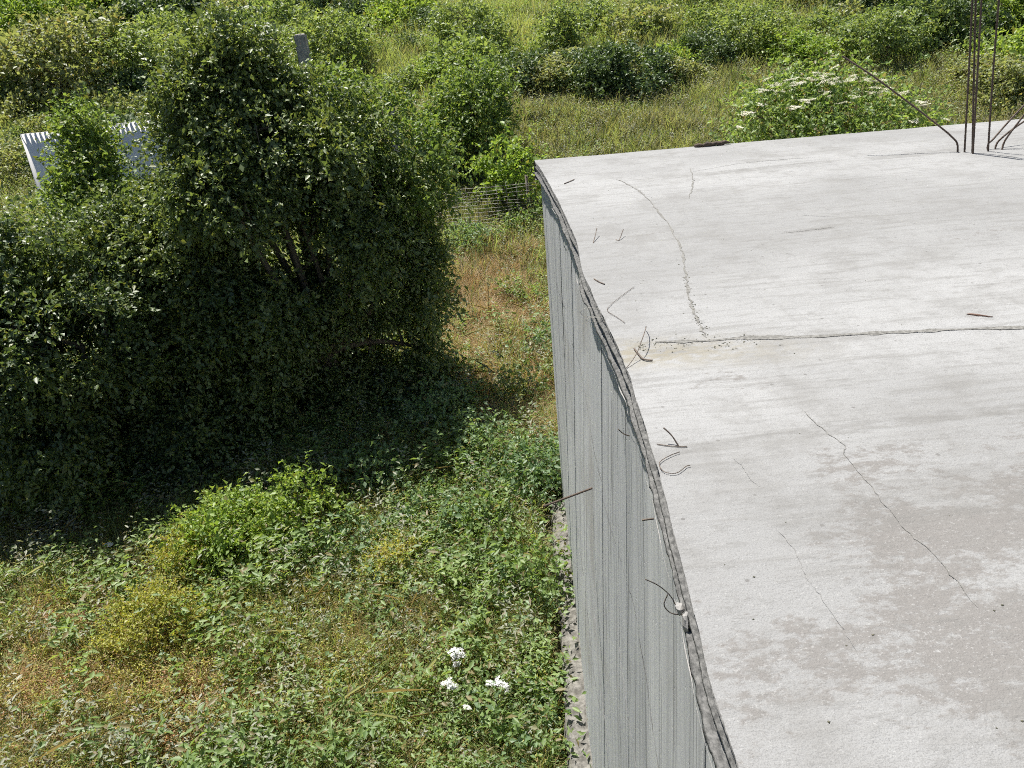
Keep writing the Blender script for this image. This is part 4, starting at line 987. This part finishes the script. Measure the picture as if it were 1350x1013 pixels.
SRC['scrub'] = [src('scrub_clump', crown(dome(np.zeros(3), 1.1, .75, 4, np.random.default_rng(q)), .075, 16, 7, 6, rg=np.random.default_rng(q+50), twig_len=.3, clump_r=.1, bulge=.5), mt) for q, mt in ((1, 'bushfar'), (2, 'busholive'), (3, 'bushdark'), (4, 'busholive'), (5, 'lime'), (6, 'bushfar'))]
scatter('scrub', sample(-44, 42, 20.5, 62, .36, lambda x, y: np.clip(.8*nz(x, y, .22, .52, .66, 14)+.9*np.exp(-((y-28.5)/1.6)**2)*(x > -2)+.8*np.exp(-((x+13)/7)**2)*(y < 40)+.75*np.exp(-((x-17)/6)**2)*(y < 42), 0, 1)*(1-.9*brown(x, y)), g), .7, 2.1, 'scrub', 'low mixed scrub running together between the bushes on the slope', 'scrub')
# white flat-topped wild flowers in the foreground
hd = [umbel_mesh('flower_head', .05, M['white'], 9, 24, s) for s in (11, 12)]
def yarrow(heads, label, zt):
    c = np.mean(heads, axis=0); b = None
    p0 = ground(c[0]+4, c[1]+62); base = gpt(p0[0], p0[1])
    e = empty('yarrow', base); tag(e, label, 'flower', 'white flowers in the foreground')
    for k, (px, py) in enumerate(heads):
        h = ony(px, py, base[1]-.02+rng.uniform(-.03, .03)); rel = h-base
        o = obj('flower_head', hd[k % 2], e, Vector(rel)); s = rng.uniform(.95, 1.35); o.scale = (s, s, s); o.rotation_euler = (rng.normal(0, .25), rng.normal(0, .25), rng.uniform(0, 6))
        obj('stem', tubes_mesh('stem', [(smooth_path([np.array([0, 0, -.05]), rel*np.array([.3, .3, .6]), rel], 4), .0035)], M['stem'], 4), e)
    v, f = herb(3, .35, 10, .05, .3, np.random.default_rng(int(c[0])), ratio=.3); obj('leaves', mesh_np('yarrow_leaves', v, f, M['weed']), e)
yarrow([(597, 859), (603, 857), (608, 863), (600, 866), (602, 876)], 'largest white wild flower cluster, highest of the foreground flowers', .4)
yarrow([(586, 901), (592, 898), (595, 905)], 'white wild flower cluster nearest below the largest one', .4)
yarrow([(645, 900), (656, 899), (663, 902), (667, 906)], 'white wild flower cluster closest to the concrete wall', .4)
yarrow([(615, 932)], 'single white wild flower head, lowest of the foreground flowers', .4)

# stalks
def stalk(px, py, h_px, label, r=.006, mat='stem', leaves=0, lm='weedgrey', lean_=0):
    p0 = ground(px, py); base = gpt(p0[0], p0[1]); tp = ony(px+lean_, py-h_px, base[1])
    e = empty('weed_stalk', base); tag(e, label, 'weed')
    rel = tp-base; pts = smooth_path([np.array([0, 0, -.05]), rel*.5+rng.normal(0, .02, 3), rel], 6)
    obj('stem', tubes_mesh('stalk_stem', [(pts, np.linspace(r, r*.4, len(pts)))], M[mat], 5), e)
    if leaves:
        g = np.random.default_rng(int(px)); t = g.uniform(.15, 1, leaves); pos = np.array([[np.interp(a, np.linspace(0, 1, len(pts)), pts[:, i]) for i in range(3)] for a in t])
        d = g.normal(size=(leaves, 3))*np.array([1, 1, .4]); s = .07*(1.2-t*.6)*np.linalg.norm(rel)
        obj('leaves', mesh_np('stalk_leaves', *leaf_arrays(pos, d, np.tile([0, 0, 1.], (leaves, 1))+g.normal(size=(leaves, 3))*.3, s, s*.45), M[lm]), e)
stalk(823, 128, 50, 'tall pale weed spike in front of the hedge row, left of two', .02, leaves=60)
stalk(840, 128, 42, 'shorter pale weed spike in front of the hedge row, right of two', .02, leaves=50)
stalk(735, 212, 45, 'tall thin weed stalk just behind the slab corner', .012, leaves=24)
stalk(643, 425, 70, 'single dark-leaved young stem standing in dry grass', .008, leaves=26, lm='hawthorn')
stalk(125, 830, 45, 'pale dry stalk standing at the border of the hawthorn shade', .005, lean_=-8)
stalk(228, 640, 70, 'thin bleached twig catching light in the hawthorn shade', .005, lean_=-26)
stalk(250, 645, 80, 'second thin bleached twig in the hawthorn shade', .005, lean_=-34)
stalk(590, 240, 60, 'grey leafless weed stalk at the end of the wire fence', .012, leaves=40, lean_=6)
stalk(605, 250, 66, 'grey dry weed stalk next to the one at the wire fence end', .012, leaves=40, lean_=2)
p0 = ground(152, 745); b = gpt(p0[0], p0[1])
lump('litter', b+np.array([0, 0, .32]), (.07, .05, .02), M['litter'], 'small scrap of white litter on weeds at the border of shade', 'litter', 8)
for (px, py, s, lab) in [(214, 860, .09, 'pale grey stone lying among the foreground weeds'), (70, 850, .11, 'small stone showing between the yellow weeds')]:
    p0 = ground(px, py); lump('stone', gpt(p0[0], p0[1])+np.array([0, 0, .12]), (s, s*.8, s*.6), M['stone'], lab, 'stone', int(px))
